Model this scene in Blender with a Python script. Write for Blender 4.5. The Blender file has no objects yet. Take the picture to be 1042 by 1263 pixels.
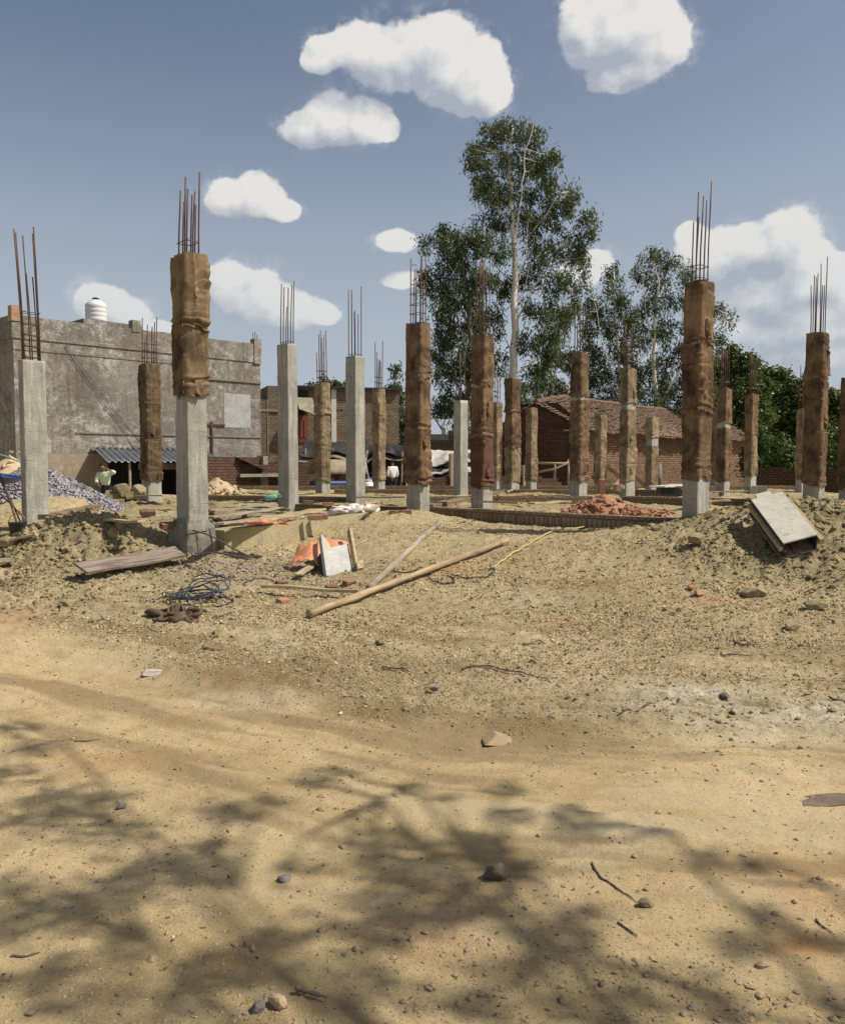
import bpy, math, random
import numpy as np
from mathutils import Vector, Matrix
random.seed(7); RS = np.random.RandomState(11)
C = bpy.context.scene.collection
R = math.radians
# ------------------------------------------------------------------ camera model
F, CX, CY, HOR, EYE = 1045.0, 521.0, 631.5, 572.0, 1.55
PIT = math.atan((CY - HOR) / F)
def ray(px, py):
    u, v = (px - CX) / F, (CY - py) / F
    return (u, v * math.sin(PIT) + math.cos(PIT), v * math.cos(PIT) - math.sin(PIT))
def at(px, py, d):
    r = ray(px, py); k = d / r[1]
    return Vector((r[0] * k, d, EYE + r[2] * k))
SUN_AZ, SUN_EL = -7.0, 50.0          # azimuth from +X towards +Y
SUN = Vector((math.cos(R(SUN_EL)) * math.cos(R(SUN_AZ)), math.cos(R(SUN_EL)) * math.sin(R(SUN_AZ)), math.sin(R(SUN_EL))))
# ------------------------------------------------------------------ noise
def _h(ix, iy, seed):
    n = (ix.astype(np.int64) * 374761393 + iy.astype(np.int64) * 668265263 + seed * 1442695041) & 0x7fffffff
    n = ((n ^ (n >> 13)) * 1274126177) & 0x7fffffff
    n = ((n ^ (n >> 15)) * 739982445) & 0x7fffffff
    return ((n ^ (n >> 16)) & 0xffff) / 32767.5 - 1.0
def vn(x, y, seed=0):
    x = np.asarray(x, float); y = np.asarray(y, float)
    ix, iy = np.floor(x), np.floor(y); fx, fy = x - ix, y - iy
    fx = fx * fx * fx * (fx * (fx * 6 - 15) + 10); fy = fy * fy * fy * (fy * (fy * 6 - 15) + 10)
    a, b, c, d = _h(ix, iy, seed), _h(ix + 1, iy, seed), _h(ix, iy + 1, seed), _h(ix + 1, iy + 1, seed)
    return (a * (1 - fx) + b * fx) * (1 - fy) + (c * (1 - fx) + d * fx) * fy
def fbm(x, y, o=4, seed=0, g=.5):
    s, a, t = 0, 1.0, 0
    for i in range(o):
        # rotate each octave, which hides the lattice
        ca, sa = math.cos(.7 * i + .3), math.sin(.7 * i + .3)
        s = s + a * vn((x * ca - y * sa) * 2 ** i + 17.3 * i, (x * sa + y * ca) * 2 ** i + 9.1 * i, seed + i); t += a; a *= g
    return s / t
def sm(a, b, x):
    t = np.clip((np.asarray(x, float) - a) / (b - a), 0, 1); return t * t * (3 - 2 * t)
def gs(x, y, cx, cy, sx, sy, rot=0):
    c, s = math.cos(rot), math.sin(rot); dx, dy = x - cx, y - cy
    return np.exp(-((dx * c + dy * s) / sx) ** 2 - ((-dx * s + dy * c) / sy) ** 2)
# ------------------------------------------------------------------ terrain
PLAT = [(-5.9, 13.15), (-2.75, 10.35), (-.07, 15.35), (3.76, 11.75), (7.6, 16.4), (13, 23), (13, 29.5), (-6.2, 29.5), (-7.4, 21)]
def inside(x, y):
    x, y = np.broadcast_arrays(np.asarray(x, float), np.asarray(y, float))
    ins = np.zeros(x.shape, bool); dist = np.full(x.shape, 1e9)
    n = len(PLAT)
    for i in range(n):
        x0, y0 = PLAT[i]; x1, y1 = PLAT[(i + 1) % n]
        c = ((y0 > y) != (y1 > y)) & (x < (x1 - x0) * (y - y0) / ((y1 - y0) or 1e-9) + x0)
        ins ^= c
        L2 = (x1 - x0) ** 2 + (y1 - y0) ** 2
        t = np.clip(((x - x0) * (x1 - x0) + (y - y0) * (y1 - y0)) / L2, 0, 1)
        dist = np.minimum(dist, np.hypot(x - x0 - t * (x1 - x0), y - y0 - t * (y1 - y0)))
    return np.where(ins, dist, -dist)
def road_mask(x, y):
    e = np.where(x < 0, 4.8 - .72 * x, 4.8 - .14 * x) + .28 * fbm(x * .9, y * .9, 3, 41) + .1 * fbm(x * 5, y * 5, 3, 43)
    e = np.where(x < -3.8, 7.55 + .28 * fbm(x * .9, y * .9, 3, 41), e)
    return 1 - sm(-.30, .45, y - e + .22 * fbm(x * 2.6, y * 2.6, 4, 47))
def track_q(x, y):
    """distance beyond the track edge, smooth, for ruts that run with the track"""
    e = np.where(x < 0, 4.8 - .72 * x - .03 * x * x, 4.8 - .14 * x); return (y - e) * .85
def mound_mask(x, y):
    m = gs(x, y, -4.3, 10.3, 1.7, 1.0) + gs(x, y, 5.4, 10.6, 2.6, 1.9) + .8 * gs(x, y, -7.2, 19, 1.5, 1.2) + .4 * gs(x, y, -3.6, 8.4, 2.2, .9) + .9*gs(x,y,9.5,13,2.5,2.5)
    return np.clip(m, 0, 1)
def G0(x, y):
    x = np.asarray(x, float); y = np.asarray(y, float)
    out = .58 * (.45 * sm(5.0, 12.5, y) + .55 * sm(6.8, 13.5, y)) * (1 - sm(15, 21, y)) + .04
    out = out + .46 * gs(x, y, -4.2, 10.7, 1.2, .85) - .2 * gs(x, y, -7.4, 12.6, 1.9, 1.6) + .50 * gs(x, y, 5.2, 11.2, 2.1, 1.3) + .3 * gs(x, y, 9.0, 13, 3, 2.2)
    out = out + .62 * gs(x, y, -7.3, 18.6, 1.1, .9) + .35 * gs(x, y, -7.0, 16.2, 1.3, 1.6)
    out = out + .12 * gs(x, y, -.2, 14.0, .7, .9) - .14 * gs(x, y, -1.5, 11.5, .7, 1.1) - .07 * gs(x, y, 1.9, 13.2, 2.4, .55, -.755)
    out = out * (1 - .0 * x)
    w = sm(-.02, .16, inside(x, y))
    ins = .64 + .05 * fbm(x * .8, y * .8, 3, 5)
    far = sm(60, 200, y) * .0
    return out * (1 - w) + ins * w + far
def G(x, y):
    x = np.asarray(x, float); y = np.asarray(y, float)
    rd = road_mask(x, y); mm = mound_mask(x, y)
    z = G0(x, y)
    z = z + .05 * fbm(x * .45, y * .45, 3, 3) * sm(1, 4, np.hypot(x, y - 1))
    z = z - .035 * rd + .02 * gs(y - (4.75 - .3 * x), 0 * x, 0, 0, .25, 1)
    fill = 1 - rd
    b = np.abs(fbm(x * 3.2, y * 3.2, 4, 9, .55))
    z = z + fill * (.035 * (b - .2) + .018 * fbm(x * 9, y * 9, 3, 12))
    b2 = np.abs(fbm(x * 2.4, y * 2.4, 4, 19, .6)); b3 = np.abs(fbm(x * 8, y * 8, 3, 29, .6))
    z = z + mm * (.22 * b2 + .12 * b3 - .07) + (inside(x, y) > .2) * .05 * fbm(x * 2.2, y * 2.2, 4, 61)
    q = track_q(x, y); rut = fbm(q * 4.2 + .3 * fbm(x * 1.2, y * 1.2, 2, 91), x * .55, 4, 93, .6); near_ = sm(-3.2, -.6, q) * (1 - sm(.8, 2.6, q)); z = z + near_ * .022 * rut
    z = z + .035 * sm(-.10, .14, q + .12 * fbm(x * 2, y * 2, 3, 95)) * np.exp(-np.clip(q, 0, 9) / .9) * (x > -6)
    z = z + fill * .022 * np.abs(fbm(x * 13, y * 13, 3, 97, .65)) * sm(0, 1, y - 4)
    # shallow footprints, ruts and washed runnels on the track
    z = z + rd * (.016 * fbm(x * 2.0, y * 4.0 + x * 1.5, 4, 31) + .007 * fbm(x * 9, y * 11, 4, 33, .6) + .008 * np.abs(fbm(x * 5, y * 6, 3, 35)))
    return z
def gz(x, y): return float(G(np.array([x]), np.array([y]))[0])
def g0(x, y): return float(G0(np.array([x]), np.array([y]))[0])
def gp(px, py):
    """the ground point a direction meets, by marching"""
    r = ray(px, py); d = np.arange(1.2, 60, .02); x = r[0] / r[1] * d; z = EYE + r[2] / r[1] * d
    k = np.argmax(G(x, d) > z); return Vector((x[k], d[k], z[k]))
# ------------------------------------------------------------------ materials
def newmat(name):
    m = bpy.data.materials.new(name); m.use_nodes = True; nt = m.node_tree; nt.nodes.clear()
    return m, nt
class NB:
    def __init__(s, nt): s.nt = nt
    def n(s, t, **k):
        o = s.nt.nodes.new(t)
        for a, b in k.items():
            if a.startswith('i_'):
                key = a[2:]; key = int(key) if key.isdigit() else key.replace('_', ' ')
                sk = o.inputs[key]
                if hasattr(b, 'is_output') or isinstance(b, bpy.types.NodeSocket): s.nt.links.new(b, sk)
                else: sk.default_value = b
            else: setattr(o, a, b)
        return o
    def math(s, op, a, b=0.0, clamp=False):
        return s.n('ShaderNodeMath', operation=op, use_clamp=clamp, i_0=a, i_1=b).outputs[0]
    def mix(s, f, a, b, mode='MIX'):
        o = s.nt.nodes.new('ShaderNodeMix'); o.data_type = 'RGBA'; o.blend_type = mode
        for sk, v in ((o.inputs[0], f), (o.inputs[6], a), (o.inputs[7], b)):
            if isinstance(v, bpy.types.NodeSocket): s.nt.links.new(v, sk)
            elif isinstance(v, (tuple, list)): sk.default_value = tuple(v) + (1,) * (4 - len(v))
            else: sk.default_value = v
        return o.outputs[2]
    def noise(s, vec, sc, det=5, rough=.6, dist=0):
        return s.n('ShaderNodeTexNoise', i_Vector=vec, i_Scale=sc, i_Detail=det, i_Roughness=rough, i_Distortion=dist).outputs[0]
    def mr(s, v, a, b, c=0., d=1., it='SMOOTHSTEP'):
        return s.n('ShaderNodeMapRange', interpolation_type=it, i_0=v, i_1=a, i_2=b, i_3=c, i_4=d).outputs[0]
    def mapping(s, vec, sc=(1, 1, 1), loc=(0, 0, 0), rot=(0, 0, 0)):
        return s.n('ShaderNodeMapping', i_Vector=vec, i_Scale=sc, i_Location=loc, i_Rotation=rot).outputs[0]
    def coord(s, kind='Object', rnd=True):
        t = s.nt.nodes.new('ShaderNodeTexCoord').outputs[kind]
        if rnd:
            oi = s.nt.nodes.new('ShaderNodeObjectInfo').outputs['Random']
            off = s.math('MULTIPLY', oi, 37.0)
            cb = s.n('ShaderNodeCombineXYZ', i_0=off, i_1=off, i_2=off).outputs[0]
            t = s.n('ShaderNodeVectorMath', operation='ADD', i_0=t, i_1=cb).outputs[0]
        return t
    def bump(s, h, st=.5, dist=.01, normal=None):
        o = s.n('ShaderNodeBump', i_Height=h, i_Strength=st, i_Distance=dist)
        if normal is not None: s.nt.links.new(normal, o.inputs['Normal'])
        return o.outputs[0]
    def out(s, col, rough=.9, normal=None, spec=.25, metal=0, extra=None):
        p = s.n('ShaderNodeBsdfPrincipled', i_Roughness=rough, i_Metallic=metal)
        p.inputs['Specular IOR Level'].default_value = spec
        if isinstance(col, bpy.types.NodeSocket): s.nt.links.new(col, p.inputs['Base Color'])
        else: p.inputs['Base Color'].default_value = tuple(col) + (1,)
        if normal is not None: s.nt.links.new(normal, p.inputs['Normal'])
        sh = p.outputs[0]
        if extra: sh = extra(s, p, sh)
        o = s.nt.nodes.new('ShaderNodeOutputMaterial'); s.nt.links.new(sh, o.inputs[0])
def surf(name, c1, c2, sc=3, bsc=40, bst=.4, bd=.005, rough=.85, c3=None, spec=.25, metal=0, stretch=(1, 1, 1), rnd=.15):
    m, nt = newmat(name); b = NB(nt); v = b.coord()
    vs = b.mapping(v, stretch)
    n1 = b.mr(b.noise(vs, sc, 6, .65), .3, .7); col = b.mix(n1, c1, c2)
    if c3: col = b.mix(b.mr(b.noise(vs, sc * 3.7, 5, .7, .6), .52, .68), col, c3)
    oi = nt.nodes.new('ShaderNodeObjectInfo').outputs['Random']
    col = b.mix(1.0, col, b.n('ShaderNodeCombineColor', i_0=b.mr(oi, 0, 1, 1 - rnd, 1 + rnd, 'LINEAR'), i_1=b.mr(oi, 0, 1, 1 - rnd, 1 + rnd, 'LINEAR'), i_2=b.mr(oi, 0, 1, 1 - rnd, 1 + rnd, 'LINEAR')).outputs[0], 'MULTIPLY')
    h = b.noise(vs, bsc, 5, .7)
    b.out(col, rough, b.bump(h, bst, bd), spec, metal); return m
M = {}
def concrete(name, base, dark, stain=.5):
    m, nt = newmat(name); b = NB(nt); v = b.coord()
    col = b.mix(b.mr(b.noise(v, 2.2, 6, .7), .3, .7), base, tuple(x * .68 for x in base))
    pl = b.mr(b.noise(b.mapping(v, (9, 9, .8)), 1.3, 5, .65), .5, .7); col = b.mix(b.math('MULTIPLY', pl, .6), col, tuple(min(1, x * 1.45) for x in base))
    vs = b.mapping(v, (14, 14, .9)); st = b.mr(b.noise(vs, 1.0, 5, .6), .5, .75)
    col = b.mix(b.math('MULTIPLY', st, stain), col, dark)
    fine = b.mr(b.noise(v, 45, 4, .8), .55, .75); col = b.mix(b.math('MULTIPLY', fine, .45), col, tuple(x * .5 for x in base))
    # board marks: faint level joints
    sp = b.n('ShaderNodeSeparateXYZ', i_0=v).outputs[2]
    ln = b.math('ABSOLUTE', b.math('SUBTRACT', b.math('FRACT', b.math('ADD', b.math('MULTIPLY', sp, 2.3), b.math('MULTIPLY', b.noise(v, 3, 2), .12))), .5))
    line = b.mr(ln, 0, .012, 1, 0); line = b.math('MULTIPLY', line, b.mr(b.noise(v, 2.5, 3), .45, .6)); col = b.mix(b.math('MULTIPLY', line, .5), col, dark)
    pits = b.n('ShaderNodeTexVoronoi', i_Vector=v, i_Scale=26).outputs[0]
    pit = b.mr(pits, .08, .16, 1, 0); pm = b.mr(b.noise(v, 5, 3), .5, .65)
    pit = b.math('MULTIPLY', pit, pm); col = b.mix(b.math('MULTIPLY', pit, .7), col, tuple(x * .3 for x in base))
    h = b.math('SUBTRACT', b.noise(v, 30, 6, .75), b.math('MULTIPLY', pit, .8)); h = b.math('SUBTRACT', h, b.math('MULTIPLY', line, .4))
    b.out(col, .9, b.bump(h, .8, .018)); return m
M['concrete'] = concrete('column_concrete', (.41, .395, .335), (.17, .16, .13))
M['concrete_d'] = concrete('old_concrete', (.28, .265, .21), (.13, .12, .09), .7)
def burlap(name, c, d):
    m, nt = newmat(name); b = NB(nt); v = b.coord()
    col = b.mix(b.mr(b.noise(v, 3.2, 6, .65, .4), .32, .68), d, c)
    col = b.mix(b.math('MULTIPLY', b.mr(b.noise(b.mapping(v, (1, 1, .35)), 9, 5, .7), .5, .7), .6), col, tuple(x * 1.3 for x in c))
    col = b.mix(b.math('MULTIPLY', b.mr(b.noise(v, 26, 4, .8), .5, .75), .2), col, tuple(x * .6 for x in d))
    w1 = b.n('ShaderNodeTexWave', wave_type='BANDS', bands_direction='Z', i_Vector=v, i_Scale=55, i_Distortion=1.5, i_Detail=2).outputs[1]
    w2 = b.n('ShaderNodeTexWave', wave_type='BANDS', bands_direction='DIAGONAL', i_Vector=v, i_Scale=50, i_Distortion=1.5, i_Detail=2).outputs[1]
    h = b.math('ADD', b.math('MULTIPLY', b.math('ADD', w1, w2), .15), b.math('ADD', b.noise(b.mapping(v, (3, 3, .6)), 22, 6, .75), b.noise(b.mapping(v, (.6, .6, 3)), 18, 6, .75)))
    oi = nt.nodes.new('ShaderNodeObjectInfo').outputs['Random']; g = b.mr(oi, 0, 1, .82, 1.2, 'LINEAR')
    col = b.mix(1.0, col, b.n('ShaderNodeCombineColor', i_0=g, i_1=g, i_2=g).outputs[0], 'MULTIPLY')
    b.out(col, .95, b.bump(h, .55, .013), .1); return m
M['burlap'] = burlap('brown_burlap', (.24, .155, .09), (.07, .047, .031))
M['burlap_t'] = burlap('tan_burlap', (.34, .255, .16), (.135, .098, .062))
M['burlap_r'] = burlap('red_burlap', (.20, .105, .075), (.12, .066, .046))
M['burlap_m'] = burlap('mid_brown_burlap', (.25, .175, .10), (.11, .078, .048))
M['burlap_o'] = burlap('olive_burlap', (.20, .14, .08), (.065, .046, .03))
M['rebar'] = surf('rusty_steel', (.075, .045, .03), (.14, .07, .04), 6, 90, .6, .003, .6, metal=.3, spec=.4, stretch=(1, 1, .4))
M['steel'] = surf('dull_steel', (.22, .2, .17), (.12, .1, .085), 8, 60, .3, .002, .55, metal=.4, spec=.4)
M['rope'] = surf('jute_rope', (.2, .13, .07), (.1, .065, .04), 20, 200, .6, .003)
M['yrope'] = surf('pale_yellow_rope', (.62, .5, .22), (.45, .35, .15), 20, 200, .6, .003)
M['wire'] = surf('black_cable', (.018, .018, .018), (.05, .045, .035), 9, 90, .1, .001, .5)
M['bluewire'] = surf('blue_black_hose', (.03, .036, .045), (.08, .095, .12), 9, 90, .1, .001, .45, spec=.5)
def wood(name, a, d, sc=1):
    m, nt = newmat(name); b = NB(nt); v = b.coord()
    vs = b.mapping(v, (1.5 * sc, 22 * sc, 22 * sc)); n = b.noise(vs, 1.2, 6, .7, .3)
    col = b.mix(b.mr(n, .35, .65), d, a); col = b.mix(b.math('MULTIPLY', b.mr(b.noise(v, 4, 5, .7), .5, .7), .55), col, tuple(x * .45 for x in d))
    b.out(col, .85, b.bump(b.math('ADD', n, b.math('MULTIPLY', b.noise(v, 60, 4), .5)), .6, .006)); return m
M['wood_pale'] = wood('pale_timber', (.50, .40, .24), (.33, .25, .14))
M['wood_grey'] = wood('weathered_board', (.40, .34, .25), (.25, .2, .14))
M['wood_pink'] = wood('wine_stained_board', (.34, .275, .22), (.15, .105, .085))
M['bamboo'] = wood('bamboo_skin', (.47, .36, .21), (.27, .195, .11))
M['ply'] = surf('cement_stained_ply', (.62, .59, .5), (.5, .46, .38), 5, 50, .4, .004, .8, c3=(.36, .34, .3))
M['ply_white'] = surf('whitewashed_board', (.52, .52, .47), (.36, .36, .33), 6, 50, .4, .004, .7, c3=(.36, .36, .34))
M['black'] = surf('black_and_shade', (.02, .021, .024), (.045, .045, .045), 4, 50, .2, .003, .5)  # plain black, also painted shade on the shutter box sides
M['redsteel'] = surf('red_oxide_strip', (.33, .17, .14), (.2, .09, .075), 12, 60, .4, .004)
M['orange'] = surf('faded_orange_plastic', (.66, .24, .12), (.60, .30, .17), 4, 40, .2, .004, .5, spec=.4)
M['brick_solid'] = surf('fired_brick', (.30, .155, .10), (.19, .10, .068), 9, 60, .8, .012, c3=(.40, .32, .2), rnd=.3)
M['brick_dull'] = surf('earthy_brick', (.30, .2, .125), (.22, .135, .085), 8, 60, .7, .008, c3=(.38, .31, .2), rnd=.3)
M['rubble'] = surf('orange_brickbats', (.40, .20, .11), (.27, .13, .08), 9, 60, .7, .01, c3=(.46, .34, .21), rnd=.3)
M['cloth_w'] = surf('pinkish_white_cloth', (.66, .58, .52), (.55, .48, .42), 10, 60, .4, .004)
M['cloth_b'] = surf('muddy_brown_cloth', (.15, .1, .062), (.07, .05, .034), 9, 90, .6, .008)
M['teal'] = surf('teal_plastic', (.15, .42, .36), (.25, .5, .42), 9, 60, .2, .004, .5)
M['rock'] = surf('grey_violet_stone', (.19, .16, .145), (.28, .245, .215), 7, 40, .7, .01, rnd=.3)
M['rock_t'] = surf('tan_stone', (.48, .36, .22), (.36, .27, .17), 7, 40, .7, .01, rnd=.2)
M['rock_d'] = surf('dark_slab_stone', (.13, .10, .07), (.24, .19, .12), 7, 40, .8, .012, rnd=.2)
M['white_plastic'] = surf('white_tank_plastic', (.78, .78, .75), (.7, .7, .66), 4, 20, .1, .003, .5)
M['tin'] = None
M['tarp_k'] = surf('black_tarpaulin', (.02, .02, .02), (.045, .043, .04), 3, 20, .6, .02, .55, spec=.4)
M['tarp_w'] = surf('dirty_white_sheet', (.5, .48, .43), (.34, .32, .28), 3, 20, .5, .02, .7)
M['tarp_t'] = surf('dusty_tan_sheet', (.32, .27, .19), (.2, .17, .12), 3, 20, .6, .02, .8)
M['dark'] = surf('opening_shade', (.02, .017, .014), (.035, .03, .022), 3, 20, .3, .01, .9)  # near-black colour standing in for the shade inside openings
M['door_red'] = surf('faded_red_door', (.22, .065, .04), (.15, .05, .035), 4, 40, .3, .004, .7, stretch=(4, 4, .6))
M['door_green'] = surf('dark_green_shutter', (.02, .03, .025), (.03, .04, .035), 4, 40, .3, .004, .7)
M['skin'] = surf('brown_skin', (.22, .115, .07), (.19, .1, .06), 6, 60, .1, .002, .55)
M['shirt_w'] = surf('white_cotton', (.78, .78, .76), (.7, .7, .68), 12, 60, .5, .01, .9, rnd=0)
M['shirt_g'] = surf('pale_green_cotton', (.62, .7, .52), (.5, .6, .42), 12, 60, .5, .01, .9, rnd=0)
M['trouser'] = surf('dark_cotton', (.018, .02, .028), (.03, .03, .038), 8, 60, .4, .01)
M['hair'] = surf('black_hair', (.008, .007, .006), (.015, .012, .01), 20, 90, .5, .004, .6)
M['bluepaint'] = surf('blue_painted_steel', (.04, .07, .2), (.03, .045, .12), 6, 40, .2, .003, .45, spec=.5)
def gravelmat():
    m, nt = newmat('crushed_grey_stone'); b = NB(nt); v = b.coord()
    vo = b.n('ShaderNodeTexVoronoi', i_Vector=v, i_Scale=24, i_Randomness=1.0)
    g = b.n('ShaderNodeSeparateColor', i_0=vo.outputs[1]).outputs[0]
    col = b.mix(g, (.13, .12, .13), (.52, .49, .5)); b.out(col, .9, b.bump(vo.outputs[0], 1., .05)); return m
M['gravel'] = gravelmat()
def brickmat(name, c1, c2, mor, sc=1.0, soot=.4, msz=.012, bump=.02, bw=.24, bh=.085):
    m, nt = newmat(name); b = NB(nt); v = b.coord('UV', False)
    d = b.noise(v, 3.5, 3); dv = b.n('ShaderNodeVectorMath', operation='MULTIPLY_ADD', i_0=b.n('ShaderNodeCombineXYZ', i_0=d, i_1=d).outputs[0], i_1=(.05, .05, 0), i_2=v).outputs[0]
    br = b.n('ShaderNodeTexBrick', i_Vector=dv, i_Scale=sc, i_Mortar_Size=msz, i_Brick_Width=bw, i_Row_Height=bh, i_Mortar_Smooth=.3, i_Bias=0.0)
    br.inputs['Color1'].default_value = c1 + (1,); br.inputs['Color2'].default_value = c2 + (1,); br.inputs['Mortar'].default_value = mor + (1,)
    col = br.outputs[0]
    col = b.mix(b.math('MULTIPLY', b.mr(b.noise(v, 1.1, 6, .7, .5), .42, .68), soot), col, tuple(x * .35 for x in c1))
    col = b.mix(b.math('MULTIPLY', b.mr(b.noise(b.mapping(v, (3, 9, 1)), 1.5, 5, .75), .5, .7), .45), col, mor)
    h = b.math('ADD', b.math('MULTIPLY', br.outputs[1], -1.0), b.math('MULTIPLY', b.noise(v, 20, 5, .8), .9))
    b.out(col, .95, b.bump(h, .8, bump)); return m
M['brick'] = brickmat('old_brickwork', (.32, .19, .115), (.17, .098, .065), (.075, .055, .038), msz=.018, bump=.05, bh=.105, soot=.5)
M['brick_pale'] = brickmat('mortar_washed_brickwork', (.29, .21, .14), (.19, .135, .09), (.12, .09, .06), soot=.35, msz=.016, bump=.04, bh=.11)
M['brick_dark'] = brickmat('dark_and_shaded_brickwork', (.15, .082, .052), (.09, .05, .034), (.045, .032, .024), msz=.016, bump=.04, bh=.105)  # dark brick, also paints the shade of the gable and right wall
M['plinth'] = brickmat('plinth_brick_on_edge', (.27, .19, .12), (.37, .28, .17), (.14, .105, .065), soot=.5, msz=.009, bump=.04, bw=.085, bh=.25)
M['plinth_mud'] = surf('earth_washed_plinth_face', (.43, .36, .21), (.34, .285, .165), 2, 30, .8, .02, c3=(.25, .22, .14))
def plaster():
    m, nt = newmat('weathered_cement_render'); b = NB(nt); v = b.coord('UV', False)
    col = b.mix(b.mr(b.noise(v, .35, 6, .6), .35, .65), (.18, .16, .132), (.28, .255, .215))
    zone = b.mr(b.noise(v, .3, 3, .5), .38, .56)
    pale = b.mr(b.noise(v, 1.5, 9, .85, .5), .49, .58); col = b.mix(b.math('MULTIPLY', pale, b.math('MULTIPLY', zone, .8)), col, (.52, .49, .45))
    col = b.mix(b.math('MULTIPLY', b.mr(b.noise(v, 5, 8, .85, .4), .5, .6), .5), col, (.43, .40, .355))
    col = b.mix(b.math('MULTIPLY', b.mr(b.noise(v, 3.3, 8, .85), .5, .6), .7), col, (.13, .108, .085))
    col = b.mix(b.math('MULTIPLY', b.mr(b.noise(v, .55, 5, .7), .5, .62), .5), col, (.15, .125, .10))
    vs = b.mapping(v, (5, .35, 1)); col = b.mix(b.math('MULTIPLY', b.mr(b.noise(vs, 1.0, 6, .7), .52, .66), .6), col, (.12, .10, .08))
    # old form lines
    sp = b.n('ShaderNodeSeparateXYZ', i_0=v); wob = b.math('MULTIPLY', b.noise(v, .6, 4), .5)
    fy = b.math('ABSOLUTE', b.math('SUBTRACT', b.math('FRACT', b.math('ADD', b.math('MULTIPLY', sp.outputs[1], .55), wob)), .5))
    col = b.mix(b.math('MULTIPLY', b.math('MULTIPLY', b.mr(fy, 0, .015, 1, 0), b.mr(b.noise(v, .7, 4), .48, .58)), .5), col, (.5, .47, .42))
    h = b.noise(v, 7, 8, .8); b.out(col, .95, b.bump(h, .8, .06), .1); return m
M['plaster'] = plaster()
M['plaster_patch'] = surf('fresh_plaster_patch', (.42, .42, .40), (.31, .31, .29), 3, 30, .6, .02, c3=(.24, .23, .21))
M['plaster_t'] = surf('tan_render', (.27, .225, .165), (.2, .16, .115), 1.2, 20, .6, .02, c3=(.33, .28, .21))
def tin():
    m, nt = newmat('grey_blue_tin'); b = NB(nt); v = b.coord()
    col = b.mix(b.mr(b.noise(v, 2, 5), .4, .65), (.11, .125, .15), (.17, .18, .19)); b.out(col, .5, None, .5, .3); return m
M['tin'] = tin()
def leafmat(name, a, c, tr=.25):
    m, nt = newmat(name); b = NB(nt)
    geo = nt.nodes.new('ShaderNodeNewGeometry'); r = geo.outputs['Random Per Island']
    col = b.mix(r, a, c); v = b.coord('Object', False)
    col = b.mix(b.math('MULTIPLY', b.mr(b.noise(v, .8, 4), .4, .65), .6), col, tuple(x * .55 for x in a))
    d = b.n('ShaderNodeBsdfDiffuse', i_Color=col).outputs[0]; t = b.n('ShaderNodeBsdfTranslucent', i_Color=b.mix(.5, col, (.12, .16, .02))).outputs[0]
    g = b.n('ShaderNodeBsdfGlossy', i_Color=(.5, .5, .5, 1), i_Roughness=.45).outputs[0]
    s1 = b.n('ShaderNodeMixShader', i_0=tr, i_1=d, i_2=t).outputs[0]; s2 = b.n('ShaderNodeMixShader', i_0=.06, i_1=s1, i_2=g).outputs[0]
    o = nt.nodes.new('ShaderNodeOutputMaterial'); nt.links.new(s2, o.inputs[0]); return m
M['leaf'] = leafmat('eucalyptus_leaf', (.055, .078, .028), (.165, .195, .08), .32)
M['leaf_p'] = leafmat('pale_leaf', (.07, .085, .045), (.15, .165, .09))
M['leaf_d'] = leafmat('broad_dark_leaf', (.065, .1, .028), (.17, .215, .07), .34)
M['leaf_b'] = leafmat('bright_bush_leaf', (.07, .11, .025), (.15, .2, .055))
M['litter'] = surf('dry_leaf_scraps', (.16, .11, .06), (.07, .05, .03), 8, 60, .3, .002, c3=(.35, .25, .14))
M['bark'] = surf('white_eucalyptus_bark', (.80, .76, .66), (.66, .6, .5), 2.5, 20, .3, .01, c3=(.5, .44, .34), stretch=(1, 1, .4), rnd=.05)
M['bark_d'] = surf('brown_bark', (.22, .18, .13), (.13, .1, .07), 2.5, 20, .6, .02, stretch=(2, 2, .5))
M['tile'] = surf('old_clay_tile', (.21, .135, .09), (.11, .072, .05), 6, 40, .8, .03, c3=(.32, .22, .145), rnd=.1)
def islandmat(name, cols):
    m, nt = newmat(name); b = NB(nt); rd = nt.nodes.new('ShaderNodeNewGeometry').outputs['Random Per Island']
    cr = nt.nodes.new('ShaderNodeValToRGB'); nt.links.new(rd, cr.inputs[0]); cr.color_ramp.elements[0].color = cols[0] + (1,); cr.color_ramp.elements[1].color = cols[-1] + (1,)
    for i_, c in enumerate(cols[1:-1]): e = cr.color_ramp.elements.new((i_ + 1) / (len(cols) - 1)); e.color = c + (1,)
    b.out(cr.outputs[0], .97, None, .08); return m
M['crumb'] = islandmat('loose_soil_crumb', [(.13, .10, .06), (.32, .25, .15), (.46, .365, .22), (.60, .485, .31)])
M['crumb_dark'] = islandmat('damp_soil_crumb', [(.07, .055, .032), (.19, .155, .09), (.29, .24, .14), (.40, .335, .2)])  # darker copy of the crumb, puts the shaded banks into the colour
M['grit'] = islandmat('track_grit_grain', [(.15, .11, .07), (.42, .31, .18), (.55, .42, .25), (.50, .42, .32)])
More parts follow.
